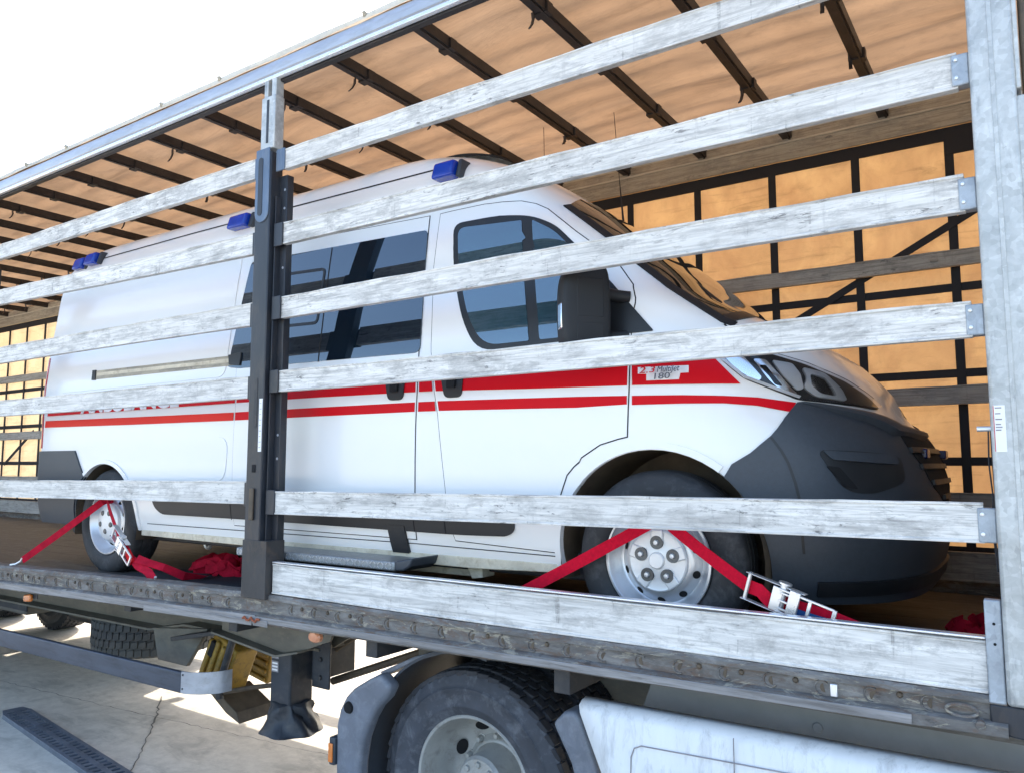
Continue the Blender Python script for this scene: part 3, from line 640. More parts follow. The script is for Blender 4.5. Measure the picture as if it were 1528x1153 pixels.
# ------------------------------------------------------------------ tractor unit
tr = thing('tractor_unit', 'white truck tractor under the trailer front, showing drive wheel, grey mudguard and side fairing', 'truck', (-1.0,1.27,0))
WC = (-2.12,.355,.505)
def drive_wheel(c, sgn):
    rim = obj('wheel', MB().lathe([(a, b*sgn) for a, b in [(.300,-.122),(.306,-.132),(.300,-.138),(.290,-.134),(.284,-.120),(.278,-.06),(.262,.02),(.240,.055),(.215,.070),(.172,.078),(.150,.060),(.144,.055),(0,.055)]], c, (0,1,0), 72), 'truck_rim', tr, smooth=40)
    truck_wheel('tyre', c, rim, 'truck_rubber', 'tread')
    for k in range(8):
        a = R(22.5+45*k); rad = Vector((math.cos(a),0,math.sin(a))); p = Vector(c)+rad*.222+Vector((0,.066*sgn,0)); tan = Vector((-math.sin(a),0,math.cos(a)))
        n_ = Vector((0,-1,0))*sgn*.8 - rad*.55; n_.normalize(); u = tan; v = n_.cross(u)
        vs = [p + u*math.cos(t)*.040 + v*math.sin(t)*.027 + n_*.010 for t in [2*math.pi*i/18 for i in range(18)]]
        obj('hand_hole', MB().add(vs, [tuple(range(18))]), 'hole', rim, smooth=0)
    for k in range(10):
        a = R(18+36*k); p = Vector(c)+Vector((math.cos(a)*.168,.078*sgn,math.sin(a)*.168))
        obj('wheel_nut', MB().lathe([(0,-.040*sgn),(.011,-.038*sgn),(.016,-.026*sgn),(.016,-.006*sgn),(.023,-.004*sgn),(.023,.004*sgn)], p, (0,1,0), 6), 'truck_rim', rim)
    obj('hub', MB().lathe([(0,-.105*sgn),(.045,-.104*sgn),(.052,-.092*sgn),(.105,-.085*sgn),(.118,-.070*sgn),(.122,.02*sgn),(.140,.06*sgn)], c, (0,1,0), 40), 'truck_rim', rim)
    for k in range(8):
        a = R(45*k); p = Vector(c)+Vector((math.cos(a)*.084,-.085*sgn,math.sin(a)*.084))
        obj('hub_bolt', MB().lathe([(0,-.014*sgn),(.012,-.012*sgn),(.016,-.002*sgn),(.016,.004*sgn)], p, (0,1,0), 6), 'truck_rim', rim)
    truck_wheel('inner_tyre', (c[0], c[1]+.335*sgn, c[2]), rim, 'truck_rubber', 'tread')
drive_wheel(WC, 1); drive_wheel((-2.12, 2.185, .505), -1)
obj('axle', MB().tube([(-2.12,.6,.505),(-2.12,1.95,.505)], .09, 14), 'chassis_dark', tr)
obj('differential', MB().lathe([(0,-.2),(.12,-.17),(.2,0),(.12,.17),(0,.2)], (-2.12,1.27,.505), (1,0,0), 20), 'chassis_dark', tr)
fr = obj('chassis_rail', MB().box(-2.93,1.2,.80,.88,.76,.99), 'chassis', tr, .004)
for i in range(7):
    for j in range(2): obj('bolt_hole', MB().lathe([(0,-.003),(.011,-.003),(.011,.002)], (-2.86+.075*i,.80,.84+.07*j), (0,1,0), 10), 'hole', fr)
obj('chassis_rail', MB().box(-2.93,1.2,1.66,1.74,.76,.99), 'chassis', tr, .004)
box('rear_cross_member', -2.93, -2.86, .885, 1.655, .78, .97, 'chassis_dark', tr, .006)
obj('fifth_wheel', MB().prism([(-2.55,1.09),(-1.75,1.11),(-1.70,1.06),(-1.9,.995),(-2.4,.995),(-2.62,1.05)], .86, 1.70), 'chassis_dark', tr, .008)
obj('air_tank', MB().tube([(-1.1,.62,.82),(-.3,.62,.82)], .13, 20), 'chassis_dark', tr)
obj('coupling_hose', MB().tube([(-1.32,.42,.96),(-1.20,.44,1.04),(-1.08,.50,1.02),(-1.0,.6,.94)], .028, 10), 'leg', tr)
# cab ahead of the trailer
cb = obj('cab', MB().prism([(.85,.75),(.80,1.2),(.80,3.35),(1.2,3.65),(2.5,3.6),(2.9,2.4),(2.98,.55),(2.4,.45),(2.3,.95),(1.25,.95),(1.2,.75)], .06, 2.48), 'fairing', tr, .05, seg=4)
obj('side_window', MB().prism([(1.75,1.95),(2.78,1.95),(2.62,2.75),(1.75,2.75)], .045, .065), 'glass', cb, .004)
obj('front_wheel', MB().lathe([(.30,-.10),(.27,-.05),(.12,-.08),(0,-.08)], (1.78,.36,.505), (0,1,0), 40), 'truck_rim', tr)
truck_wheel('front_tyre', (1.78,.36,.505), tr, 'truck_rubber', 'tread'); truck_wheel('front_tyre', (1.78,2.18,.505), tr, 'truck_rubber', 'tread')
# mudguard behind the wheel
def arc(r, a0, a1, n, cx=WC[0], cz=WC[2]): return [(cx+r*math.cos(R(a0+(a1-a0)*k/n)), cz+r*math.sin(R(a0+(a1-a0)*k/n))) for k in range(n+1)]
m = MB(); A = arc(.575, 78, 205, 26); B = arc(.587, 78, 205, 26)
m.prism(A + B[::-1], .16, .86); obj('mudguard_liner', m, 'plastic', tr, 0)
pts = [(-2.80,.25),(-2.818,.45),(-2.820,.68),(-2.800,.755),(-2.765,.815),(-2.715,.862),(-2.62,.918),(-2.545,.955),(-2.475,.905),(-2.505,.850),(-2.56,.80),(-2.60,.74),(-2.645,.64),(-2.665,.53),(-2.668,.40),(-2.66,.25)]
mg = obj('mudguard', MB().prism(pts, .085, .16), 'mudguard', tr, .022, seg=4)
obj('mudguard_top', MB().prism([(-2.60,.915),(-2.40,1.015),(-2.22,1.075),(-2.22,1.092),(-2.41,1.032),(-2.62,.935)], .165, .86), 'mudguard', tr, .005)
obj('cap', MB().lathe([(0,-.012),(.024,-.010),(.028,0)], (-2.735,.085,.775), (0,1,0), 20), 'hole', mg)
ml = obj('marker_lamp', MB().box(-2.852,-2.815,.075,.135,.500,.625), 'plastic', tr, .006)
box('lens', -2.848, -2.822, .066, .0745, .515, .600, 'amber', ml, .003)
obj('mud_flap', MB().box(-2.80,-2.78,.2,.84,.18,.60), 'plastic', tr, .004)
# side fairing and the grey guard in front of the wheel
m = MB(); prof = [(.12,1.018),(.085,1.012),(.062,.998),(.050,.975),(.045,.90),(.040,.75),(.044,.55),(.05,.38)]
vs = []; n = 24
for k in range(n+1):
    t = k/n
    for y, z in prof:
        xl = -1.497+.105*max(0,(.996-z))/.22 if z > .60 else -1.31+.0*(z)
        vs.append((xl+(.75-xl)*t, y+.006*math.sin(t*2), z+.012*t))
c = len(prof); m.add(vs, [(k*c+j, k*c+j+1, (k+1)*c+j+1, (k+1)*c+j) for k in range(n) for j in range(c-1)])
fa = obj('side_fairing', m, 'fairing', tr, smooth=50); md = fa.modifiers.new('solid', 'SOLIDIFY'); md.thickness = .02; md.offset = -1
pth = [(-1.28,.70),(-1.275,.86),(-1.262,.892),(-1.235,.905),(-.9,.915),(-.3,.93),(.3,.94)]
for w_, mt_, yy in ((.0022,'label_print',.0395),): obj('pressed_groove', MB().tube([(x,yy+.003,z) for x,z in pth], w_, 6), mt_, fa)
box('panel_gap', -.9008, -.8992, .0385, .046, .45, .995, 'label_print', fa, 0)
obj('wheel_guard', MB().prism([(-1.625,.905),(-1.575,.955),(-1.520,.965),(-1.495,.930),(-1.405,.70),(-1.39,.40),(-1.47,.40),(-1.50,.62),(-1.545,.77)], .075, .20), 'mudguard', tr, .018, seg=3)

# ------------------------------------------------------------------ perforated steel strip on the ground
gr = thing('perforated_strip', 'dark perforated steel strip with two rows of square holes lying on the concrete', 'steel strip', (-5.8,.26,0))
A0 = Vector((-6.66,.385)); A1 = Vector((-4.30,.06)); d = (A1-A0); L = d.length; d.normalize(); q = Vector((-d.y,d.x))
nu, W_ = 74, .090; rows = [-1,-.76,-.20,-.12,.12,.20,.76,1]; m = MB(); vs = []
for i in range(nu+1):
    u = L*i/nu
    for r in rows:
        taper = min(1, .75+u*2.5)
        p = A0 + d*u + q*(r*W_*taper); vs.append((p.x, p.y, .034))
nr = len(rows); fs = []
for i in range(nu):
    for j in range(nr-1):
        if i % 2 == 1 and j in (2-1+0, 5) and 1 < i < nu-1: continue
        fs.append((i*nr+j, (i+1)*nr+j, (i+1)*nr+j+1, i*nr+j+1))
m.add(vs, fs); o = obj('plate', m, 'grate', gr, smooth=0); md = o.modifiers.new('solid', 'SOLIDIFY'); md.thickness = .012; md.offset = -1
for s_ in (-1, 1):
    a = A0 + q*s_*W_*1.02 + d*.10; b = A1 + q*s_*W_*1.02
    mid = (a+b)/2; obj('side_flange', MB().obox((mid.x, mid.y, .017), (*(b-a)/2, 0), (*(q*.004), 0), (0,0,.0172)), 'grate', gr, .002)

pb = thing('shade_box', 'dark box added under the far side of the trailer to shade the ground', 'box', (-7.9,2.2,.3))  # added box that keeps sunlight off the ground below the deck
box('box_body', -9.0, -6.82, 1.95, 2.44, .20, 1.05, 'chassis_dark', pb, .01)
box('box_front', -8.95, -6.87, 1.93, 1.949, .25, 1.0, 'chassis', pb, .004)

# ------------------------------------------------------------------ ambulance van: body surface
VT=[# z, W, xf, L, n, xr, Lr
(0.2,0.93,0.85,1.17,3.3,-4.95,0.14),
(0.3,0.985,0.878,1.198,3.3,-4.985,0.14),
(0.45,1.015,0.908,1.233,3.3,-5.004,0.14),
(0.6,1.025,0.905,1.225,3.3,-5.009,0.14),
(0.75,1.027,0.871,1.191,3.3,-5.001,0.14),
(0.85,1.027,0.816,1.136,3.3,-4.999,0.14),
(0.95,1.025,0.735,1.055,3.3,-5.002,0.14),
(1.05,1.02,0.69,1.01,3.4,-5.015,0.14),
(1.12,1.017,0.632,0.952,3.5,-5.022,0.14),
(1.2,1.01,0.556,0.876,3.6,-5.039,0.14),
(1.28,1.003,0.437,0.757,3.9,-5.047,0.14),
(1.38,0.99,0.235,0.56,4.4,-5.057,0.14),
(1.45,0.98,0.12,0.5,4.6,-5.066,0.14),
(1.6,0.96,-0.045,0.45,4.6,-5.077,0.14),
(1.8,0.93,-0.27,0.42,4.6,-5.085,0.14),
(2,0.895,-0.51,0.42,4.4,-5.105,0.14),
(2.15,0.865,-0.705,0.44,4,-5.099,0.14),
(2.25,0.835,-0.85,0.48,3.5,-5.06,0.2),
(2.33,0.79,-0.99,0.55,3.2,-4.99,0.3),
(2.4,0.705,-1.13,0.6,3,-4.85,0.4),
(2.45,0.57,-1.3,0.62,2.8,-4.62,0.45),
(2.48,0.39,-1.52,0.6,2.6,-3.97,0.4),
(2.49,0.2,-1.72,0.5,2.4,-3.77,0.4),
(2.495,0,-1.9,0.4,2.2,-3.62,0.4)]
_Z=[r[0] for r in VT]
def vt(z):
    z=min(max(z,_Z[0]),_Z[-1])
    i=0
    while i<len(_Z)-2 and z>_Z[i+1]: i+=1
    h=_Z[i+1]-_Z[i]; t=(z-_Z[i])/h
    out=[]
    for c in range(1,7):
        def d(k): return (VT[k+1][c]-VT[k][c])/(_Z[k+1]-_Z[k])
        def m(k):
            if k==0: return d(0)
            if k==len(_Z)-1: return d(k-1)
            a,b=d(k-1),d(k)
            return 0 if a*b<=0 else 2*a*b/(a+b)
        m0,m1=m(i)*h,m(i+1)*h
        p0,p1=VT[i][c],VT[i+1][c]
        out.append((2*t**3-3*t*t+1)*p0+(t**3-2*t*t+t)*m0+(-2*t**3+3*t*t)*p1+(t**3-t*t)*m1)
    return out
def wid(x,z):
    W,xf,L,n,xr,Lr=vt(z)
    x0=xf-L; x1=xr+Lr
    if x>x0:
        u=(x-x0)/L
        return W*(1-u**n)**(1/n) if u<1 else -1
    if x<x1:
        u=(x1-x)/Lr
        return W*(1-u**3.2)**(1/3.2) if u<1 else -1
    return W
VX, VY = -1.27, 1.275
HP = math.pi/2
def sprad(f, n):
    return (abs(math.sin(f))**n + abs(math.cos(f))**n)**(-1/n)
def T(x, z):
    Wd, xf, L, n, xr, Lr = vt(z); x0 = xf-L; x1 = xr+Lr
    if x > x0:
        u = min(.99999, (x-x0)/L); return 2 + math.atan2(u, (1-u**n)**(1/n))/HP
    if x < x1:
        u = min(.99999, (x1-x)/Lr); return 1 - math.atan2(u, (1-u**3.2)**(1/3.2))/HP
    return 1 + (x-x1)/(x0-x1)
def S(t, z):
    Wd, xf, L, n, xr, Lr = vt(z); x0 = xf-L; x1 = xr+Lr
    if t > 2:
        f = (t-2)*HP; r = sprad(f, n); x = x0+L*r*math.sin(f); w = Wd*r*math.cos(f)
    elif t < 1:
        f = (1-t)*HP; r = sprad(f, 3.2); x = x1-Lr*r*math.sin(f); w = Wd*r*math.cos(f)
    else: x = x1+(t-1)*(x0-x1); w = Wd
    return Vector((x+VX, VY-w, z+FZ))
def Nrm(t, z):
    e = .004; dz = .004
    a = S(min(3.0,t+e), z)-S(max(0,t-e), z); b = S(t, min(2.4945,z+dz))-S(t, max(.2,z-dz))
    n = a.cross(b)
    if n.length < 1e-12: return Vector((0,0,1))
    return n.normalized()
ZL = sorted(set([.2+.05*i for i in range(43)] + [2.31,2.33,2.35,2.37,2.385,2.40,2.415,2.43,2.44,2.45,2.46,2.47,2.48,2.485,2.488,2.490,2.4925]))
TL = [i/14 for i in range(1,14)] + [1.0, 1.5, 2.0] + [2+i/30 for i in range(1,30)]
def patch(name, poly, off, mat, parent, depth=.012, mirror=False, smooth_rim=False, cols=True):
    P2 = []; n = len(poly)
    conv = lambda p: (p[1], p[2]) if p[0] == 't' else (T(p[0], p[1]), p[1])
    for i in range(n):
        a, b = poly[i], poly[(i+1)%n]
        if a[0] != 't' and b[0] != 't':
            k = max(1, int(math.hypot(a[0]-b[0], a[1]-b[1])/.04))
            for j in range(k): P2.append((T(a[0]+(b[0]-a[0])*j/k, a[1]+(b[1]-a[1])*j/k), a[1]+(b[1]-a[1])*j/k))
        else:
            a, b = conv(a), conv(b); k = max(1, int(abs(a[0]-b[0])/.05 + abs(a[1]-b[1])/.05))
            for j in range(k): P2.append((a[0]+(b[0]-a[0])*j/k, a[1]+(b[1]-a[1])*j/k))
    bm = bmesh.new()
    f = bm.faces.new([bm.verts.new((t, z, 0)) for t, z in P2])
    if f.calc_area() < 0 or f.normal.z < 0: pass
    bm.normal_update()
    if bm.faces[:][0].normal.z < 0: bmesh.ops.reverse_faces(bm, faces=bm.faces[:])
    bmesh.ops.triangulate(bm, faces=bm.faces[:], ngon_method='EAR_CLIP')
    ts = [p[0] for p in P2]; zs = [p[1] for p in P2]
    for z in ZL:
        if min(zs) < z < max(zs): bmesh.ops.bisect_plane(bm, geom=bm.verts[:]+bm.edges[:]+bm.faces[:], dist=1e-6, plane_co=(0,z,0), plane_no=(0,1,0))
    for t in TL:
        if min(ts) < t < max(ts): bmesh.ops.bisect_plane(bm, geom=bm.verts[:]+bm.edges[:]+bm.faces[:], dist=1e-6, plane_co=(t,0,0), plane_no=(1,0,0))
    bmesh.ops.remove_doubles(bm, verts=bm.verts[:], dist=1e-5)
    bm.verts.ensure_lookup_table(); bm.verts.index_update()
    V = []; NN = []; F = []
    base = []
    for v in bm.verts:
        nv = Nrm(v.co.x, v.co.y); p = S(v.co.x, v.co.y); base.append((p, nv)); V.append(p+nv*off); NN.append(nv)
    for f in bm.faces: F.append([v.index for v in f.verts])
    if depth:
        for e in bm.edges:
            if len(e.link_faces) == 1:
                lp = e.link_loops[0]; i, j = lp.vert.index, lp.link_loop_next.vert.index
                if mirror and bm.verts[i].co.x > 2.999 and bm.verts[j].co.x > 2.999: continue
                if mirror and bm.verts[i].co.x < .001 and bm.verts[j].co.x < .001: continue
                a, b = V[i], V[j]; c = base[j][0]+base[j][1]*(off-depth); d_ = base[i][0]+base[i][1]*(off-depth)
                rn = (b-a).cross(base[i][1]).normalized()
                o = len(V); V += [a, d_, c, b]; NN += [rn]*4; F.append([o, o+1, o+2, o+3])
    bm.free()
    if mirror:
        o = len(V); V += [Vector((p.x, 2*VY-p.y, p.z)) for p in V[:o]]; NN += [Vector((q.x,-q.y,q.z)) for q in NN[:o]]
        F += [[i+o for i in f][::-1] for f in F[:]]
    me = bpy.data.meshes.new(name); me.from_pydata([tuple(p) for p in V], [], F); me.materials.append(M[mat])
    for p in me.polygons: p.use_smooth = True
    me.normals_split_custom_set_from_vertices([tuple(q) for q in NN])
    return link(bpy.data.objects.new(name, me), parent)
def far_copy(o, name=None):             # the same part on the other flank
    me = o.data.copy(); me.transform(Matrix.Translation((0, 2*VY, 0)) @ Matrix.Diagonal((1,-1,1,1))); me.flip_normals()
    c = bpy.data.objects.new(o.name.split('.')[0], me); return link(c, o.parent)
def outset(poly, d):
    n = len(poly); A = sum(poly[i][0]*poly[(i+1)%n][1]-poly[(i+1)%n][0]*poly[i][1] for i in range(n)); s = 1 if A > 0 else -1; out = []
    for i in range(n):
        p, a, b = Vector(poly[i]), Vector(poly[i-1]), Vector(poly[(i+1)%n])
        e1 = (p-a).normalized(); e2 = (b-p).normalized(); n1 = Vector((e1.y,-e1.x))*s; n2 = Vector((e2.y,-e2.x))*s
        q = (n1+n2); q = q/max(.35, q.length_squared/2) if q.length > .01 else n1
        out.append(tuple(p+q*d))
    return out
def strip(path, w):
    l, r = [], []; n = len(path); pv = [Vector(p) for p in path]
    for i in range(n):
        d = (pv[min(i+1,n-1)]-pv[max(i-1,0)]).normalized(); q = Vector((-d.y,d.x))*w/2; l.append(tuple(pv[i]+q)); r.append(tuple(pv[i]-q))
    return l + r[::-1]
def rounded(pts, r, n=5):
    out = []; m = len(pts)
    for i in range(m):
        p, a, b = Vector(pts[i]), Vector(pts[i-1]), Vector(pts[(i+1)%m])
        rr = r[i] if isinstance(r, (list, tuple)) else r
        d1 = (a-p); d2 = (b-p); rr = min(rr, d1.length*.48, d2.length*.48)
        s, e = p+d1.normalized()*rr, p+d2.normalized()*rr
        for k in range(n+1):
            t = k/n; out.append(tuple((1-t)**2*s + 2*t*(1-t)*p + t*t*e))
    return out
def circ(cx, cz, r, a0, a1, n): return [(cx+r*math.cos(R(a0+(a1-a0)*k/n)), cz+r*math.sin(R(a0+(a1-a0)*k/n))) for k in range(n+1)]

van = thing('ambulance_van', 'white ambulance van with red side stripes and charcoal bumpers strapped on the trailer deck', 'van', (VX-2.0, VY, FZ))
archF = [p for p in circ(0,.350,.428,180,0,26) if p[1] >= .30]; archR = [p for p in circ(-4.0,.335,.390,180,0,24) if p[1] >= .30]
bottom = [('t',0,.30),('t',.6,.30),(-4.39,.30)] + archR + [(-3.61,.30),(-.425,.30)] + archF + [(.425,.30),('t',2.6,.30),('t',3,.30),('t',3,2.495),('t',0,2.495)]
body = patch('body', bottom, 0, 'white', van, 0, True)
# inner dark arch liners
for cx, cz, r in ((0,.355,.427),(-4.0,.335,.392)):
    for s_ in (1, -1):
        m = MB(); P = circ(cx, cz, r, 195, -15, 24); y0 = VY-s_*1.005; y1 = VY-s_*.62; k = len(P)
        m.add([(x+VX,y0,z+FZ) for x,z in P]+[(x+VX,y1,z+FZ) for x,z in P]+[(cx+VX,y1,cz+FZ)], [(i,i+1,i+1+k,i+k) for i in range(k-1)]+[(i+k,i+1+k,2*k) for i in range(k-1)])
        obj('wheel_arch_liner', m, 'brace', van, smooth=60)
# arch lips
for cx, cz, r, a0, a1 in ((0,.355,.425,188,52),(-4.0,.335,.390,130,-5)):
    o = patch('arch_lip', circ(cx,cz,r+.028,a0,a1,28)+circ(cx,cz,r,a1,a0,28), .010, 'white', van, .03); far_copy(o)
box('underbody', VX-4.7, VX+.30, VY-.86, VY+.86, FZ+.22, FZ+.34, 'chassis_dark', van, .01)
obj('sill_underside', MB().prism([(VX-3.58,FZ+.30),(VX-.43,FZ+.30),(VX-.43,FZ+.265),(VX-.9,FZ+.25),(VX-3.58,FZ+.265)], VY-1.0+.01, VY-.94), 'white_in', van, .004)
obj('chassis_outrigger', MB().box(VX-1.50,VX-.95,.42,.52,FZ+.19,FZ+.255), 'white_in', van, .006)
obj('jacking_bracket', MB().prism([(VX-1.02,FZ+.30),(VX-.90,FZ+.30),(VX-.90,FZ+.20),(VX-.96,FZ+.19)], .36, .46), 'white_in', van, .004)
obj('tow_eye', MB().lathe([(.02,-.008),(.035,-.012),(.045,0),(.035,.012),(.02,.008)], (VX-3.35,.62,FZ+.20), (0,1,0), 16, closed=True), 'zinc', van)

# pressed blank panel and lower creases
pn = rounded([(-4.72,1.24),(-2.74,1.24),(-2.76,2.03),(-4.78,2.05)], .07)
patch('pressed_panel', pn, .005, 'white', van, .006)
far_copy(patch('pressed_panel', rounded([(-3.50,.62),(-2.68,.62),(-2.66,.88),(-3.40,.88),(-3.47,.80)], .09), .004, 'white', van, .006))
# doors
door = [(-.986,.372),(-.45,.350),(-.43,.42),(-.425,.56),(-.409,.601),(-.380,.675),(-.310,.748),(-.222,.800),(-.140,.822),(-.100,.83),(-.093,1.0),(-.089,1.15),(-.087,1.257),(-.089,1.33),(-.077,1.40),(-.096,1.462),(-.166,1.556),(-.25,1.636),(-.384,1.745),(-.470,1.82),(-.545,1.885),(-.61,1.922),(-.69,1.950),(-.80,1.966),(-.92,1.976),(-1.10,1.979),(-1.180,1.978),(-1.181,1.694),(-1.155,1.40),(-1.143,1.26),(-1.108,1.062),(-1.082,.952),(-1.060,.80),(-1.033,.61),(-1.015,.45)]
patch('door_seam', outset(door, .003), .0012, 'seam', van, 0)
fd = patch('front_door', outset(door, -.002), .0040, 'white', van, .004)
sld = [(-2.606,.372),(-1.225,.365),(-1.219,.61),(-1.218,1.104),(-1.222,1.256),(-1.250,1.98),(-2.655,2.03),(-2.636,1.241),(-2.612,1.081),(-2.612,.60)]
patch('door_seam', outset(sld, .003), .0012, 'seam', van, 0)
sd_ = patch('sliding_door', outset(sld, -.002), .0040, 'white', van, .004)
far_copy(fd)
# glazing
gl = [(-2.648,1.944),(-1.245,1.900),(-1.211,1.262),(-2.616,1.283),(-2.70,1.300),(-2.715,1.40)]
gl = [(-2.655,1.945),(-1.247,1.902),(-1.212,1.260),(-2.618,1.280),(-2.720,1.296),(-2.705,1.42)]
rg = patch('side_window', rounded(gl, [.03,.03,.04,.02,.02,.03]), .0075, 'glass', van, .008)
wf = rounded([(-2.30,1.50),(-1.98,1.49),(-1.975,1.80),(-2.30,1.815)], .03)
patch('vent_frame', strip(wf+[wf[0]], .016), .0105, 'trim', rg, .004)
patch('window_gap', strip([(-1.93,1.268),(-1.945,1.92)], .008), .0085, 'seam', rg, 0)
far_copy(rg)
wo = rounded([(-1.083,1.905),(-.80,1.897),(-.615,1.860),(-.485,1.790),(-.302,1.608),(-.166,1.456),(.010,1.252),(-.42,1.244),(-.86,1.238),(-.965,1.390),(-1.050,1.650)], [.06,.1,.1,.05,.1,.1,.01,.1,.12,.12,.15])
wfr = patch('door_window_frame', wo, .0065, 'trim', van, .006)
wi = rounded([(-1.050,1.876),(-.670,1.846),(-.628,1.55),(-.578,1.262),(-.825,1.262),(-.93,1.40),(-1.018,1.66)], [.05,.01,.1,.01,.10,.1,.12])
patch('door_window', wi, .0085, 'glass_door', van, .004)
wq = rounded([(-.612,1.838),(-.49,1.765),(-.31,1.585),(-.255,1.52),(-.28,1.262),(-.522,1.262),(-.57,1.55)], [.01,.05,.05,.03,.01,.01,.1])
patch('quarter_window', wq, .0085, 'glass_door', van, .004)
far_copy(wfr)
wsc = [('t',3,1.405),('t',2.75,1.40),(.236,1.300),(.215,1.310),(.033,1.460),(-.115,1.592),(-.228,1.700),(-.366,1.818),(-.480,1.912),('t',2.62,2.02),('t',2.8,2.08),('t',3,2.10)]
ws = patch('windscreen', wsc, .004, 'screen', van, .010, True)
patch('windscreen_trim', strip([(.30,1.265),(.258,1.285),(.033,1.452),(-.115,1.582),(-.228,1.692),(-.366,1.810),(-.488,1.912)], .020), .006, 'seam', van, .006)
patch('windscreen_base', [('t',3,1.385),('t',2.75,1.375),(.272,1.272),(.236,1.300),('t',2.75,1.40),('t',3,1.405)], .005, 'trim', van, .008, True)
obj('wiper', MB().tube([(VX+.17,.62,FZ+1.405),(VX+.02,.75,FZ+1.53),(VX-.10,.86,FZ+1.63)], .008, 8), 'trim', van)
patch('bonnet_seam', strip([(.265,1.268),(.310,1.215),(.345,1.175),(.37,1.160)], .006), .0015, 'seam', van, 0)
# roof cap line
patch('roof_seam', strip([(-4.55,2.268),(-3.4,2.272),(-2.436,2.264),(-1.809,2.256),(-1.26,2.250),(-1.16,2.235)], .010), .0015, 'seam', van, 0)
obj('roof_vent', MB().lathe([(0,.040),(.15,.036),(.22,.020),(.25,0)], (VX-1.42,VY-.28,FZ+2.452), (0,0,1), 40), 'white', van, smooth=60)
obj('vent_gasket', MB().lathe([(.24,.008),(.258,.006),(.262,-.01)], (VX-1.42,VY-.28,FZ+2.452), (0,0,1), 40), 'seam', van)
# stripes follow the flank
def band(name, lo, hi, mat, off=.0052): return patch(name, lo + hi[::-1], off, mat, van, .002)
hi_lo = [(-4.62,1.075),(-3.684,1.076),(-2.640,1.077)]
band('red_stripe', [(-4.83,1.076),(-2.620,1.077)], [(-4.83,1.188),(-2.630,1.188)], 'red')
band('red_stripe', [(-2.602,1.077),(-1.90,1.075),(-1.226,1.068)], [(-2.610,1.188),(-1.90,1.186),(-1.228,1.180)], 'red', .0062)
band('red_stripe', [(-1.204,1.068),(-1.120,1.067)], [(-1.206,1.180),(-1.135,1.180)], 'red')
band('red_stripe', [(-1.098,1.066),(-.536,1.047),(-.100,1.036)], [(-1.118,1.178),(-.536,1.166),(-.096,1.156)], 'red', .0062)
band('red_stripe', [(-.078,1.036),(.12,1.030),(.337,1.024)], [(-.080,1.156),(.10,1.152),(.225,1.150)], 'red')
band('orange_stripe', [(-4.85,.992),(-3.668,.981),(-2.622,.975)], [(-4.85,1.041),(-3.677,1.030),(-2.624,1.022)], 'red2')
band('orange_stripe', [(-2.604,.975),(-1.9,.974),(-1.226,.973)], [(-2.606,1.022),(-1.9,1.021),(-1.226,1.019)], 'red', .0062)
band('orange_stripe', [(-1.204,.973),(-1.096,.972)], [(-1.204,1.019),(-1.104,1.018)], 'red')
band('orange_stripe', [(-1.074,.972),(-.6,.962),(-.334,.956),(-.100,.960)], [(-1.084,1.018),(-.6,1.008),(-.335,1.002),(-.100,.995)], 'red', .0062)
band('orange_stripe', [(-.078,.957),(.12,.955),(.279,.951),(.394,.939),(.501,.914)], [(-.078,.994),(.12,.988),(.279,.980),(.393,.971),(.514,.950)], 'red')
text_mesh('lettering', 'AMBULANCE', .120, 'letter', van, (VX-4.34, .2480, FZ+1.0815), sx=1.66, bold=.004)
# door handles, sliding rail, trim
for pts in ([(-1.432,1.168),(-1.290,1.168),(-1.302,1.034),(-1.400,1.034)], [(-1.076,1.168),(-.930,1.168),(-.940,1.030),(-1.040,1.030)]):
    h = patch('door_handle', rounded(pts, [.01,.01,.03,.03]), .012, 'trim', van, .012)
    cx = sum(p[0] for p in pts)/4; patch('grip', rounded([(cx-.028,1.075),(cx+.022,1.075),(cx+.022,1.150),(cx-.028,1.150)], .01), .020, 'hole', h, .010)
rl = patch('slide_rail', [(-4.225,1.312),(-2.66,1.302),(-2.675,1.362),(-4.240,1.374)], .009, 'rail_far', van, .01)
patch('rail_slot', [(-4.20,1.335),(-2.70,1.323),(-2.70,1.345),(-4.20,1.357)], .011, 'white_in', rl, .004)
for pts in ([(-4.250,1.308),(-4.205,1.308),(-4.220,1.378),(-4.262,1.378)], [(-2.70,1.306),(-2.60,1.296),(-2.60,1.372),(-2.72,1.366)]): patch('rail_end', pts, .016, 'trim', rl, .016)
tp = [(-3.42,.560),(-3.40,.46),(-3.31,.412),(-2.42,.412),(-.95,.402),(-.69,.408),(-.650,.430),(-.640,.560)]
tm = patch('rubbing_strip', rounded(tp, [.01,.05,.04,.2,.1,.04,.03,.01]), .014, 'trim', van, .014); far_copy(tm)
for x in (-2.61, -1.22, -1.03): patch('strip_joint', strip([(x,.405),(x-.012,.56)], .006), .0148, 'hole', tm, 0)
patch('sill_crease', strip([(-3.5,.345),(-2.265,.345),(-1.25,.345),(-.45,.335)], .004), .0045, 'seam', van, 0)
patch('step_bracket', [(-1.395,.43),(-1.285,.43),(-1.275,.30),(-1.378,.30)], .017, 'trim', van, .02)
st = obj('side_step', MB().box(VX-2.35,VX-1.205,.095,.30,FZ+.235,FZ+.278), 'step', van, .008)
obj('end_cap', MB().prism([(VX-1.2048,FZ+.236),(VX-1.15,FZ+.240),(VX-1.115,FZ+.262),(VX-1.10,FZ+.300),(VX-1.2048,FZ+.280)], .097, .30), 'plastic', st, .008)
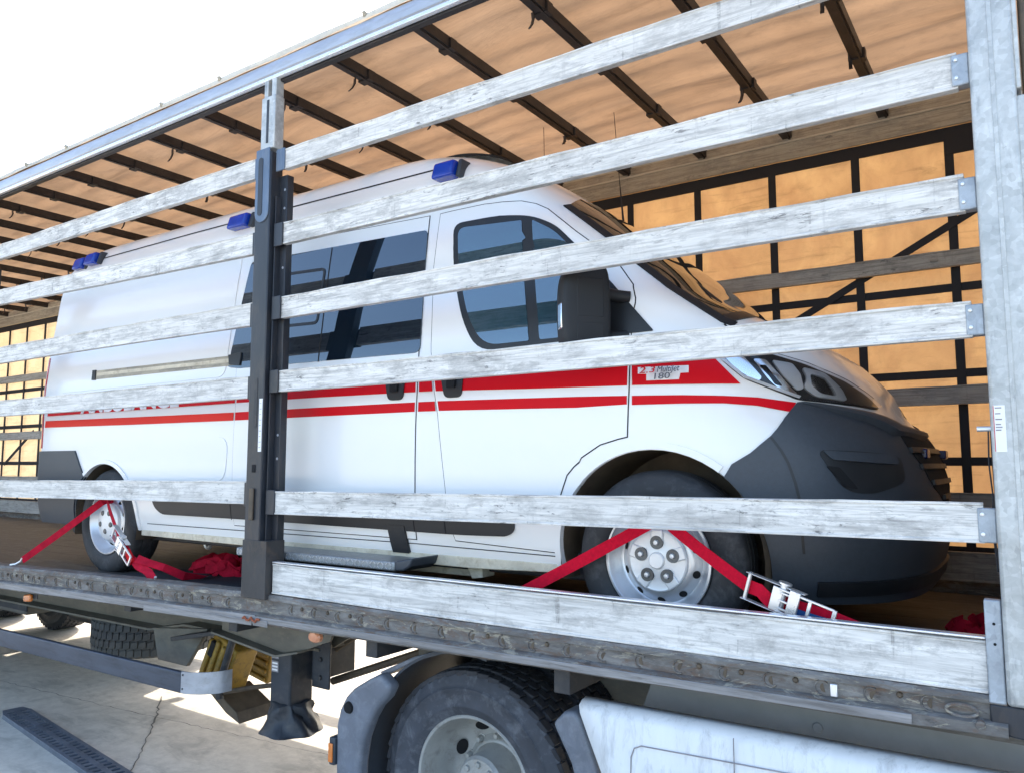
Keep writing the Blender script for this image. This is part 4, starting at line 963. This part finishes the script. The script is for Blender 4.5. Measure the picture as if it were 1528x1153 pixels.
# raised tread pattern on the step
m = MB()
for i in range(46):
    for j in range(2):
        a = .7 if (i+j) % 2 else -.7; cx, cz = VX-2.33+i*.0245, FZ+.247+j*.019
        m.obox((cx,.094,cz), (math.cos(a)*.009,0,math.sin(a)*.009), (0,.0015,0), (-math.sin(a)*.002,0,math.cos(a)*.002))
obj('tread_pattern', m, 'alu', st)['kind'] = 'stuff'
# bumpers
bmpF = [(.309,.721),(.375,.763),(.442,.825),(.482,.890),(.516,.950),(.539,.953),(.635,.936),(.721,.915),(.770,.890),(.790,.872),('t',2.88,.862),('t',3,.860),('t',3,.21),('t',2.6,.21),(.43,.215)] + circ(0,.350,.4275,-6,49,12)
bf = patch('front_bumper', bmpF, .010, 'plastic', van, .03, True)
patch('bumper_crease', strip([(.442,.818),(.475,.77),(.497,.726),(.520,.65),(.532,.58),(.535,.40)], .009), .0115, 'trim', bf, 0)
fog = rounded([(.585,.772),(.708,.765),(.815,.752),(.835,.65),(.75,.612),(.69,.618),(.655,.645)], .03)
fg = patch('fog_recess', fog, .0125, 'trim', bf, .003)
patch('fog_grille', rounded([(.612,.714),(.651,.709),(.705,.630),(.666,.638)], .008), .0145, 'hole', bf, .003)
patch('fog_shelf', rounded([(.60,.768),(.80,.752),(.81,.715),(.63,.735)], .01), .020, 'plastic', bf, .012)
far_copy(fg)
patch('bumper_lip', [('t',2.45,.30),('t',3,.30),('t',3,.25),('t',2.45,.25)], .022, 'trim', bf, .02, True)
# sloping ledge under the headlamp, turning down beside the grille
def ledge(path, prof, name, mat, parent):
    m = MB(); vs = []
    for x, z, k in path:
        for dz, of in prof:
            zz = z-dz*k; t = T(x, zz) if not isinstance(x, str) else float(x); vs.append(S(t, zz)+Nrm(t, zz)*(.010+of*k))
    c = len(prof); m.add(vs, [(i*c+j, i*c+j+1, (i+1)*c+j+1, (i+1)*c+j) for i in range(len(path)-1) for j in range(c-1)])
    return obj(name, m, mat, parent, smooth=30)
ledge([(.530,.953,.25),(.58,.947,.5),(.635,.936,.8),(.69,.924,1.0),(.721,.915,1.1),(.75,.903,1.2),(.775,.888,1.3),(.790,.876,1.3),('2.85',.866,1.2),('2.92',.864,1.2),('3.0',.863,1.2)], [(0,.0),(.014,.020),(.024,.026),(.034,.022),(.040,.0)], 'bumper_ledge', 'plastic', bf)
gr_ = patch('grille', [(.800,.838),('t',2.9,.832),('t',3,.830),('t',3,.43),('t',2.93,.43),('t',2.93,.57),(.897,.622),(.872,.700),(.838,.766)], .0125, 'hole', van, .003, True)
for i in range(6):
    z = .45+.062*i; t0 = (T(.800+.100*(.838-z)/.222, z)+.012) if z > .63 else 2.935
    patch('grille_bar', [('t',t0,z),('t',3,z),('t',3,z+.020),('t',t0,z+.020)], .022, 'trim', van, .02, True)
bb = obj('grille_beacon', MB().box(VX+.842,VX+.905,1.52,1.62,FZ+.745,FZ+.785), 'navy', van, .006)
obj('grille_beacon', MB().box(VX+.842,VX+.890,.95,1.05,FZ+.745,FZ+.785), 'navy', van, .006)
bmR = [(-4.385,.818)] + [(-4.30,.70),(-4.252,.640)] + circ(-4.0,.335,.392,128,178,8) + [(-4.39,.30),('t',.6,.31),('t',0,.31),('t',0,.818),('t',.7,.818)]
patch('rear_bumper', bmR, .012, 'plastic', van, .03, True)
tl_ = patch('tail_lamp', [('t',.62,.84),('t',.95,.84),('t',.95,1.52),('t',.62,1.52)], .006, 'tail', van, .01); far_copy(tl_)
# headlamp: dark housing, reflectors, clear cover
hl = rounded([(.235,1.165),(.388,1.155),(.529,1.103),(.641,1.044),(.692,.997),(.732,.936),(.632,.949),(.522,.960),(.436,1.002),(.349,1.043),(.280,1.108)], .02)
hb_ = patch('headlamp', hl, .004, 'trim', van, .01)
patch('reflector', rounded([(.265,1.145),(.335,1.140),(.408,1.045),(.390,1.028),(.325,1.078)], .012), .008, 'chrome', hb_, .004)
patch('reflector', rounded([(.372,1.118),(.412,1.116),(.516,.980),(.467,.992),(.425,1.040)], .012), .010, 'chrome', hb_, .006)
patch('reflector_gap', rounded([(.395,1.092),(.415,1.092),(.470,1.012),(.448,1.018)], .006), .0115, 'hole', hb_, .002)
patch('projector', rounded([(.431,1.112),(.492,1.099),(.520,1.058),(.532,1.002),(.512,.995),(.466,1.056)], .01), .012, 'silver_light', hb_, .008)
patch('reflector', rounded([(.520,1.086),(.585,1.066),(.632,1.010),(.652,.958),(.566,.972),(.530,1.008),(.540,1.045)], .015), .012, 'silver_light', hb_, .008)
patch('inner_reflector', rounded([(.545,1.060),(.585,1.048),(.612,1.003),(.622,.975),(.578,.985),(.552,1.015)], .012), .0145, 'chrome', hb_, .003)
patch('lamp_edge', strip([(.270,1.125),(.349,1.050),(.436,1.010),(.522,.970)], .010), .013, 'silver_light', hb_, .004)
far_copy(hb_)
patch('lamp_cover', hl, .0175, 'lens', van, .003)
patch('badge_plate', [(-.052,1.106),(.152,1.102),(.152,1.074),(.120,1.074),(.115,1.049),(-.016,1.051),(-.016,1.078),(-.052,1.080)], .0075, 'letter', van, .003)
text_mesh('badge_text', '2.3', .036, 'red', van, (VX-.046, .2475, FZ+1.081), sx=1.6, shear=.2)
text_mesh('badge_text', 'MultiJet', .034, 'badge', van, (VX+.030, .2480, FZ+1.081), sx=.88, shear=.3)
text_mesh('badge_text', '180', .034, 'badge', van, (VX+.010, .2472, FZ+1.054), sx=1.5, shear=.1)
# door mirror, folded along the flank
def mirror():
    c = Vector((-1.505,.150,2.525)); u = Vector((-.165,-.19,0)).normalized(); n_ = Vector((u.y,-u.x,0)); n_ = n_ if n_.y < 0 else -n_
    def blk(cc, a, b, h, d0, d1): 
        mid = cc+n_*((d0+d1)/2); return MB().obox(mid, u*a, n_*abs(d1-d0)/2, (0,0,h))
    prof = [(-.100,-.19),(-.112,-.10),(-.112,.06),(-.104,.13),(-.080,.175),(-.035,.198),(.045,.200),(.085,.180),(.098,.12),(.100,-.12),(.088,-.19),(.05,-.205),(-.06,-.205)]
    def shell(k, d): return [c + u*(-a*k) + Vector((0,0,b*k)) + n_*d for a, b in prof]
    mm = MB(); rings = [shell(.80,-.060), shell(.95,-.045), shell(1.0,-.015), shell(1.0,.030), shell(.95,.050), shell(.86,.058)]; q_ = len(prof)
    mm.add([p for r_ in rings for p in r_], [(i*q_+k, i*q_+(k+1)%q_, (i+1)*q_+(k+1)%q_, (i+1)*q_+k) for i in range(5) for k in range(q_)]+[tuple(range(q_)), tuple(5*q_+k for k in range(q_))])
    m_ = obj('door_mirror', mm, 'mirror', van, 0, 40); sb_ = m_.modifiers.new('sub', 'SUBSURF'); sb_.levels = sb_.render_levels = 2
    obj('mirror_face', MB().obox(c-u*.004+n_*.054+Vector((0,0,.040)), u*.058, n_*.004, (0,0,.080)), 'mirror', m_, .010, seg=3)
    obj('lower_face', MB().obox(c-u*.004+n_*.054+Vector((0,0,-.100)), u*.058, n_*.004, (0,0,.038)), 'mirror', m_, .010, seg=3)
    obj('indicator', MB().obox(c+u*.101+n_*.010+Vector((0,0,-.035)), u*.011, n_*.026, (0,0,.055)), 'chrome', m_, .009, seg=3)
    for dz, e in ((.075, (-1.375,.300,2.585)), (-.115, (-1.375,.288,2.425))):
        a_ = c - u*.06 + Vector((0,0,dz)); e = Vector(e)
        obj('mirror_arm', MB().tube([a_.lerp(e, k/6)+n_*(-.012*math.sin(math.pi*k/6)) for k in range(7)], [.030,.029,.028,.027,.026,.026,.026], 14), 'mirror', m_, smooth=60)
mirror()
# blue beacons on the roof edge
def beacon(x0, x1, z, yb, tilt):
    p = Vector(((x0+x1)/2+VX, yb, z+FZ)); h = (x1-x0)/2
    b = obj('beacon', MB().obox(p, (h*.80,0,0), (0,.050,.0), (0,.014,.046)), 'blue', van, .016, seg=4)
    obj('beacon_base', MB().obox(p+Vector((h*.98,.02,.0)), (h*.16,0,0), (0,.040,0), (0,.014,.050)), 'plastic', b, .010)
beacon(-1.245, -1.075, 2.205, .405, 0)
beacon(-2.945, -2.725, 2.240, .420, 0)
beacon(-4.70, -4.53, 2.268, .430, 0)
beacon(-4.90, -4.74, 2.262, .445, 0)
# wheels
def van_wheel(cx, cz, front, s_=1):
    y = lambda a: VY + s_*(a-VY)
    L = lambda pr: [(r, y(a)) for r, a in pr]
    c0 = (cx+VX, 0, cz+FZ)
    rim = obj('wheel', MB().lathe(L([(.213,.315),(.222,.292),(.220,.284),(.212,.283),(.205,.290),(.196,.312),(.188,.318),(.178,.338),(.168,.342),(.150,.322),(.136,.312),(.120,.310),(0,.310)]), c0, (0,1,0), 72), 'silver', van, smooth=45)
    obj('tyre', MB().lathe(L([(.213,.318),(.219,.300),(.232,.286),(.262,.276),(.296,.277),(.328,.286),(.344,.302),(.351,.322),(.352,.345),(.343,.346),(.343,.352),(.352,.353),(.353,.380),(.344,.381),(.344,.388),(.353,.389),(.353,.420),(.344,.421),(.344,.428),(.352,.429),(.349,.455),(.336,.478),(.30,.495),(.25,.495),(.213,.48)]), c0, (0,1,0), 80), 'rubber', rim, smooth=30)
    if s_ < 0: return
    for k in range(10):
        a = R(18+36*k); rad = Vector((math.cos(a),0,math.sin(a))); tan = Vector((-math.sin(a),0,math.cos(a)))
        p = Vector((c0[0],.3285,c0[2]))+rad*.1545; n_ = (Vector((0,-1,0))*.85+rad*-.0).normalized(); v = n_.cross(tan)
        obj('vent_hole', MB().add([p+tan*math.cos(t)*.016+rad*math.sin(t)*.0115+Vector((0,-.0022-.012*math.sin(t)*-1*0+ .010*math.sin(t)*1.2,0)) for t in [2*math.pi*i/16 for i in range(16)]], [tuple(range(16))]), 'hole', rim, smooth=0)
    if front:
        cv = obj('hub_cover', MB().lathe(L([(.122,.312),(.121,.298),(.116,.294),(.108,.296),(.062,.294),(.050,.290),(0,.288)]), c0, (0,1,0), 60), 'silver_light', rim, smooth=40)
        for k in range(5):
            a = R(90+72*k); rad = Vector((math.cos(a),0,math.sin(a))); tan = Vector((-math.sin(a),0,math.cos(a))); p = Vector((c0[0],0,c0[2]))
            obj('spoke', MB().obox(p+rad*.094+Vector((0,.292,0)), tan*.026, rad*.026, (0,.005,0)), 'silver_light', rim, .006)
            q = p+rad*.070
            obj('nut_recess', MB().lathe([(0,.2840),(.022,.2840),(.026,.2835),(.027,.294)], q, (0,1,0), 20), 'nut', rim)
            obj('wheel_nut', MB().lathe([(0,.2745),(.009,.2755),(.012,.280),(.012,.286)], q, (0,1,0), 6), 'silver', rim)
        obj('centre_cap', MB().lathe([(0,.2775),(.028,.278),(.033,.283),(.034,.292)], c0, (0,1,0), 32), 'silver_light', rim)
    else:
        cv = obj('hub_cover', MB().lathe(L([(.126,.312),(.122,.292),(.112,.286),(.07,.276),(.03,.272),(0,.271)]), c0, (0,1,0), 60), 'silver_light', rim, smooth=40)
        for k in range(5):
            a = R(54+72*k); p = Vector((c0[0]+.066*math.cos(a),0,c0[2]+.066*math.sin(a)))
            obj('wheel_nut', MB().lathe([(0,.2705),(.015,.2705),(.018,.274),(.018,.285)], p, (0,1,0), 12), 'nut', rim)
for s_ in (1, -1):
    van_wheel(0, .346, True, s_); van_wheel(-4.0, .338, False, s_)

# ------------------------------------------------------------------ lashing straps, ratchets and loose webbing
def ratchet(t, A, B, wd, w=.055):
    A, B, wd = Vector(A), Vector(B), Vector(wd); d = (B-A); L = d.length; d.normalize(); wd = (wd-d*wd.dot(d)).normalized(); n_ = d.cross(wd); n_ = n_ if n_.y < 0 else -n_
    P = lambda a, b, c: A + d*(a*L) + wd*b + n_*c
    fr_ = MB()
    for s_ in (-1, 1):
        fr_.obox(P(.30, s_*w*.62, .012), d*L*.32, wd*.0022, n_*.016)
    obj('ratchet_frame', fr_, 'zinc', t, .002)
    obj('ratchet_spindle', MB().tube([P(.02,-w*.66,.016), P(.02,w*.66,.016)], .007, 10), 'zinc', t)
    obj('ratchet_spindle', MB().tube([P(.40,-w*.72,.020), P(.40,w*.72,.020)], .014, 12), 'zinc', t)
    hd = MB()
    for s_ in (-1, 1): hd.obox(P(.66, s_*w*.50, .036), d*L*.28, wd*.004, n_*.005)
    hd.obox(P(.36, 0, .034), d*L*.055, wd*w*.55, n_*.003)
    for s_ in (-.5, 0, .5): hd.obox(P(.45, s_*w*.7, .035), d*L*.06, wd*.004, n_*.003)
    hd.obox(P(.545, 0, .040), d*L*.055, wd*w*.66, n_*.006)
    hd.obox(P(.70, 0, .036), d*L*.018, wd*w*.50, n_*.004)
    hd.obox(P(.945, 0, .036), d*L*.020, wd*w*.53, n_*.005)
    obj('ratchet_handle', hd, 'zinc', t, .002)
    obj('ratchet_wheel', MB().lathe([(.0,-.003),(.022,-.003),(.022,.003),(0,.003)], P(.40,w*.78,.020), wd, 14), 'zinc', t)
    obj('ratchet_wheel', MB().lathe([(.0,-.003),(.022,-.003),(.022,.003),(0,.003)], P(.40,-w*.78,.020), wd, 14), 'zinc', t)
def sag(a, b, n, s=0): 
    a, b = Vector(a), Vector(b); return [a.lerp(b, k/n)-Vector((0,0,s*math.sin(math.pi*k/n))) for k in range(n+1)]
UP = (0,0,1)
fs_ = thing('front_wheel_strap', 'red ratchet strap threaded through the front wheel with a zinc ratchet and blue tail', 'strap', (-1.25,.18,FZ))
obj('webbing', MB().ribbon(sag((-2.04,.135,1.256),(-1.262,.262,1.683),10,.004)+[Vector((-1.250,.285,1.690)),Vector((-1.245,.318,1.690))], (.35,0,1), .046), 'webbing', fs_)
obj('webbing', MB().ribbon([Vector((-1.235,.318,1.690)),Vector((-1.232,.285,1.690))]+sag((-1.218,.262,1.680),(-.875,.165,1.478),10,.004), (-.1,0,1), .048), 'webbing', fs_)
ratchet(fs_, (-.875,.165,1.482), (-.560,.118,1.392), (.35,0,1), .074)
obj('webbing', MB().ribbon([(-.875,.165,1.478),(-.83,.150,1.468),(-.80,.146,1.440),(-.77,.150,1.425)], (.35,0,1), .046), 'webbing', fs_)
obj('webbing', MB().ribbon([(-.80,.148,1.440),(-.70,.152,1.420),(-.60,.158,1.398),(-.52,.158,1.372),(-.46,.150,1.335),(-.43,.13,1.285)], (.35,0,1), .050), 'webbing', fs_)
obj('tail_webbing', MB().ribbon(sag((-.705,.136,1.404),(-.545,.138,1.372),8,.002), (.30,0,1), .034), 'webbing_blue', fs_)
obj('hook', MB().tube([(-.43,.13,1.285),(-.42,.11,1.26),(-.41,.08,1.225),(-.425,.06,1.20)], .008, 8), 'zinc', fs_)
obj('hook', MB().tube([(-2.04,.135,1.262),(-2.06,.12,1.235),(-2.06,.10,1.20)], .008, 8), 'zinc', fs_)
rs_ = thing('rear_wheel_strap', 'faded red ratchet strap over the rear wheel hooked to the deck edge', 'strap', (-5.2,.18,FZ))
obj('webbing', MB().ribbon(sag((-5.96,.075,1.232),(-5.282,.252,1.648),10,.003)+[Vector((-5.27,.285,1.66)),Vector((-5.265,.315,1.66))], (.35,0,1), .046), 'webbing_dark', rs_)
obj('webbing', MB().ribbon([Vector((-5.25,.315,1.66)),Vector((-5.245,.285,1.66))]+sag((-5.215,.250,1.650),(-4.90,.155,1.470),8,.003), (-.1,0,1), .046), 'webbing_dark', rs_)
ratchet(rs_, (-4.92,.155,1.480), (-4.60,.115,1.305), (.5,0,1), .060)
obj('webbing', MB().ribbon([(-4.90,.155,1.47),(-4.80,.135,1.42),(-4.66,.118,1.325),(-4.56,.105,1.29),(-4.44,.095,1.265),(-4.355,.08,1.228)], [(.4,0,1),(.4,0,1),(.4,.1,1),(.6,.5,.6),(.3,1,.5),(.5,.3,.8)], .050), 'webbing_dark', rs_)
obj('ratchet_label', MB().ribbon([(-4.70,.110,1.365),(-4.66,.105,1.335),(-4.635,.104,1.305)], (.5,0,1), .050, .012), 'red', rs_)
obj('loose_tail', MB().ribbon([(-4.60,.115,1.33),(-4.50,.12,1.315),(-4.40,.17,1.285),(-4.36,.28,1.225),(-4.34,.40,1.205),(-4.40,.50,1.21)], [(.2,.6,1),(.1,1,.6),(.2,1,.3),(.3,1,.1),(.5,1,.2),(.6,.6,.4)], .050), 'webbing_dark', rs_)
obj('hook', MB().tube([(-5.96,.075,1.25),(-5.975,.072,1.225),(-6.0,.05,1.205),(-6.03,.03,1.20)], .008, 8), 'zinc', rs_)
obj('hook', MB().tube([(-4.365,.082,1.215),(-4.33,.075,1.22),(-4.305,.06,1.25)], .008, 8), 'zinc', rs_)
obj('hook', MB().tube([(-4.37,.078,1.222),(-4.30,.06,1.212),(-4.285,.05,1.22)], .007, 8), 'zinc', rs_)
def heap(name, label, c, rx, ry, rz, n, mat, seed):
    rnd = random.Random(seed); pts = []; wd = []
    for k in range(n):
        a = k*.52+rnd.uniform(-.2,.2); rr = rnd.uniform(.45,1.0); 
        pts.append(Vector((c[0]+math.cos(a)*rx*rr, c[1]+math.sin(a)*ry*rr, c[2]+.02+rz*rnd.random()*(1.1-rr*.6))))
        wd.append(Vector((rnd.uniform(-.5,.5), rnd.uniform(-.5,.5), rnd.uniform(.4,1))))
    # smooth through the points
    P, D = [], []
    for i in range(1, n-2):
        for s_ in range(5):
            t = s_/5; p0, p1, p2, p3 = pts[i-1:i+3]
            P.append(.5*((2*p1)+(-p0+p2)*t+(2*p0-5*p1+4*p2-p3)*t*t+(-p0+3*p1-3*p2+p3)*t**3)); D.append(wd[i].lerp(wd[i+1], t))
    o = obj(name, MB().ribbon(P, D, .05, .003), mat, None, smooth=70)
    return tag(o, label, 'webbing')
heap('webbing_heap', 'crumpled heap of crimson webbing on the deck beside the centre post', (-4.50,.66,FZ), .27, .16, .115, 74, 'webbing_dark', 3)
heap('webbing_heap', 'small bundle of dark red webbing on the deck by the front pillar', (-.28,1.18,FZ), .08, .12, .12, 26, 'webbing_dark', 5)
mt = obj('rubber_mat', MB().box(-5.0,-3.45,.10,.62,FZ+.0045,FZ+.011), 'mat', None, .002); tag(mt, 'black rubber anti-slip mat on the deck under the crimson webbing heap', 'mat')
for (x0,x1,y0,y1,z) in ((-7.2,-6.6,1.1,1.16,.0),(-6.4,-6.15,.9,.93,0),(-5.9,-5.75,.55,.6,0)):
    pass
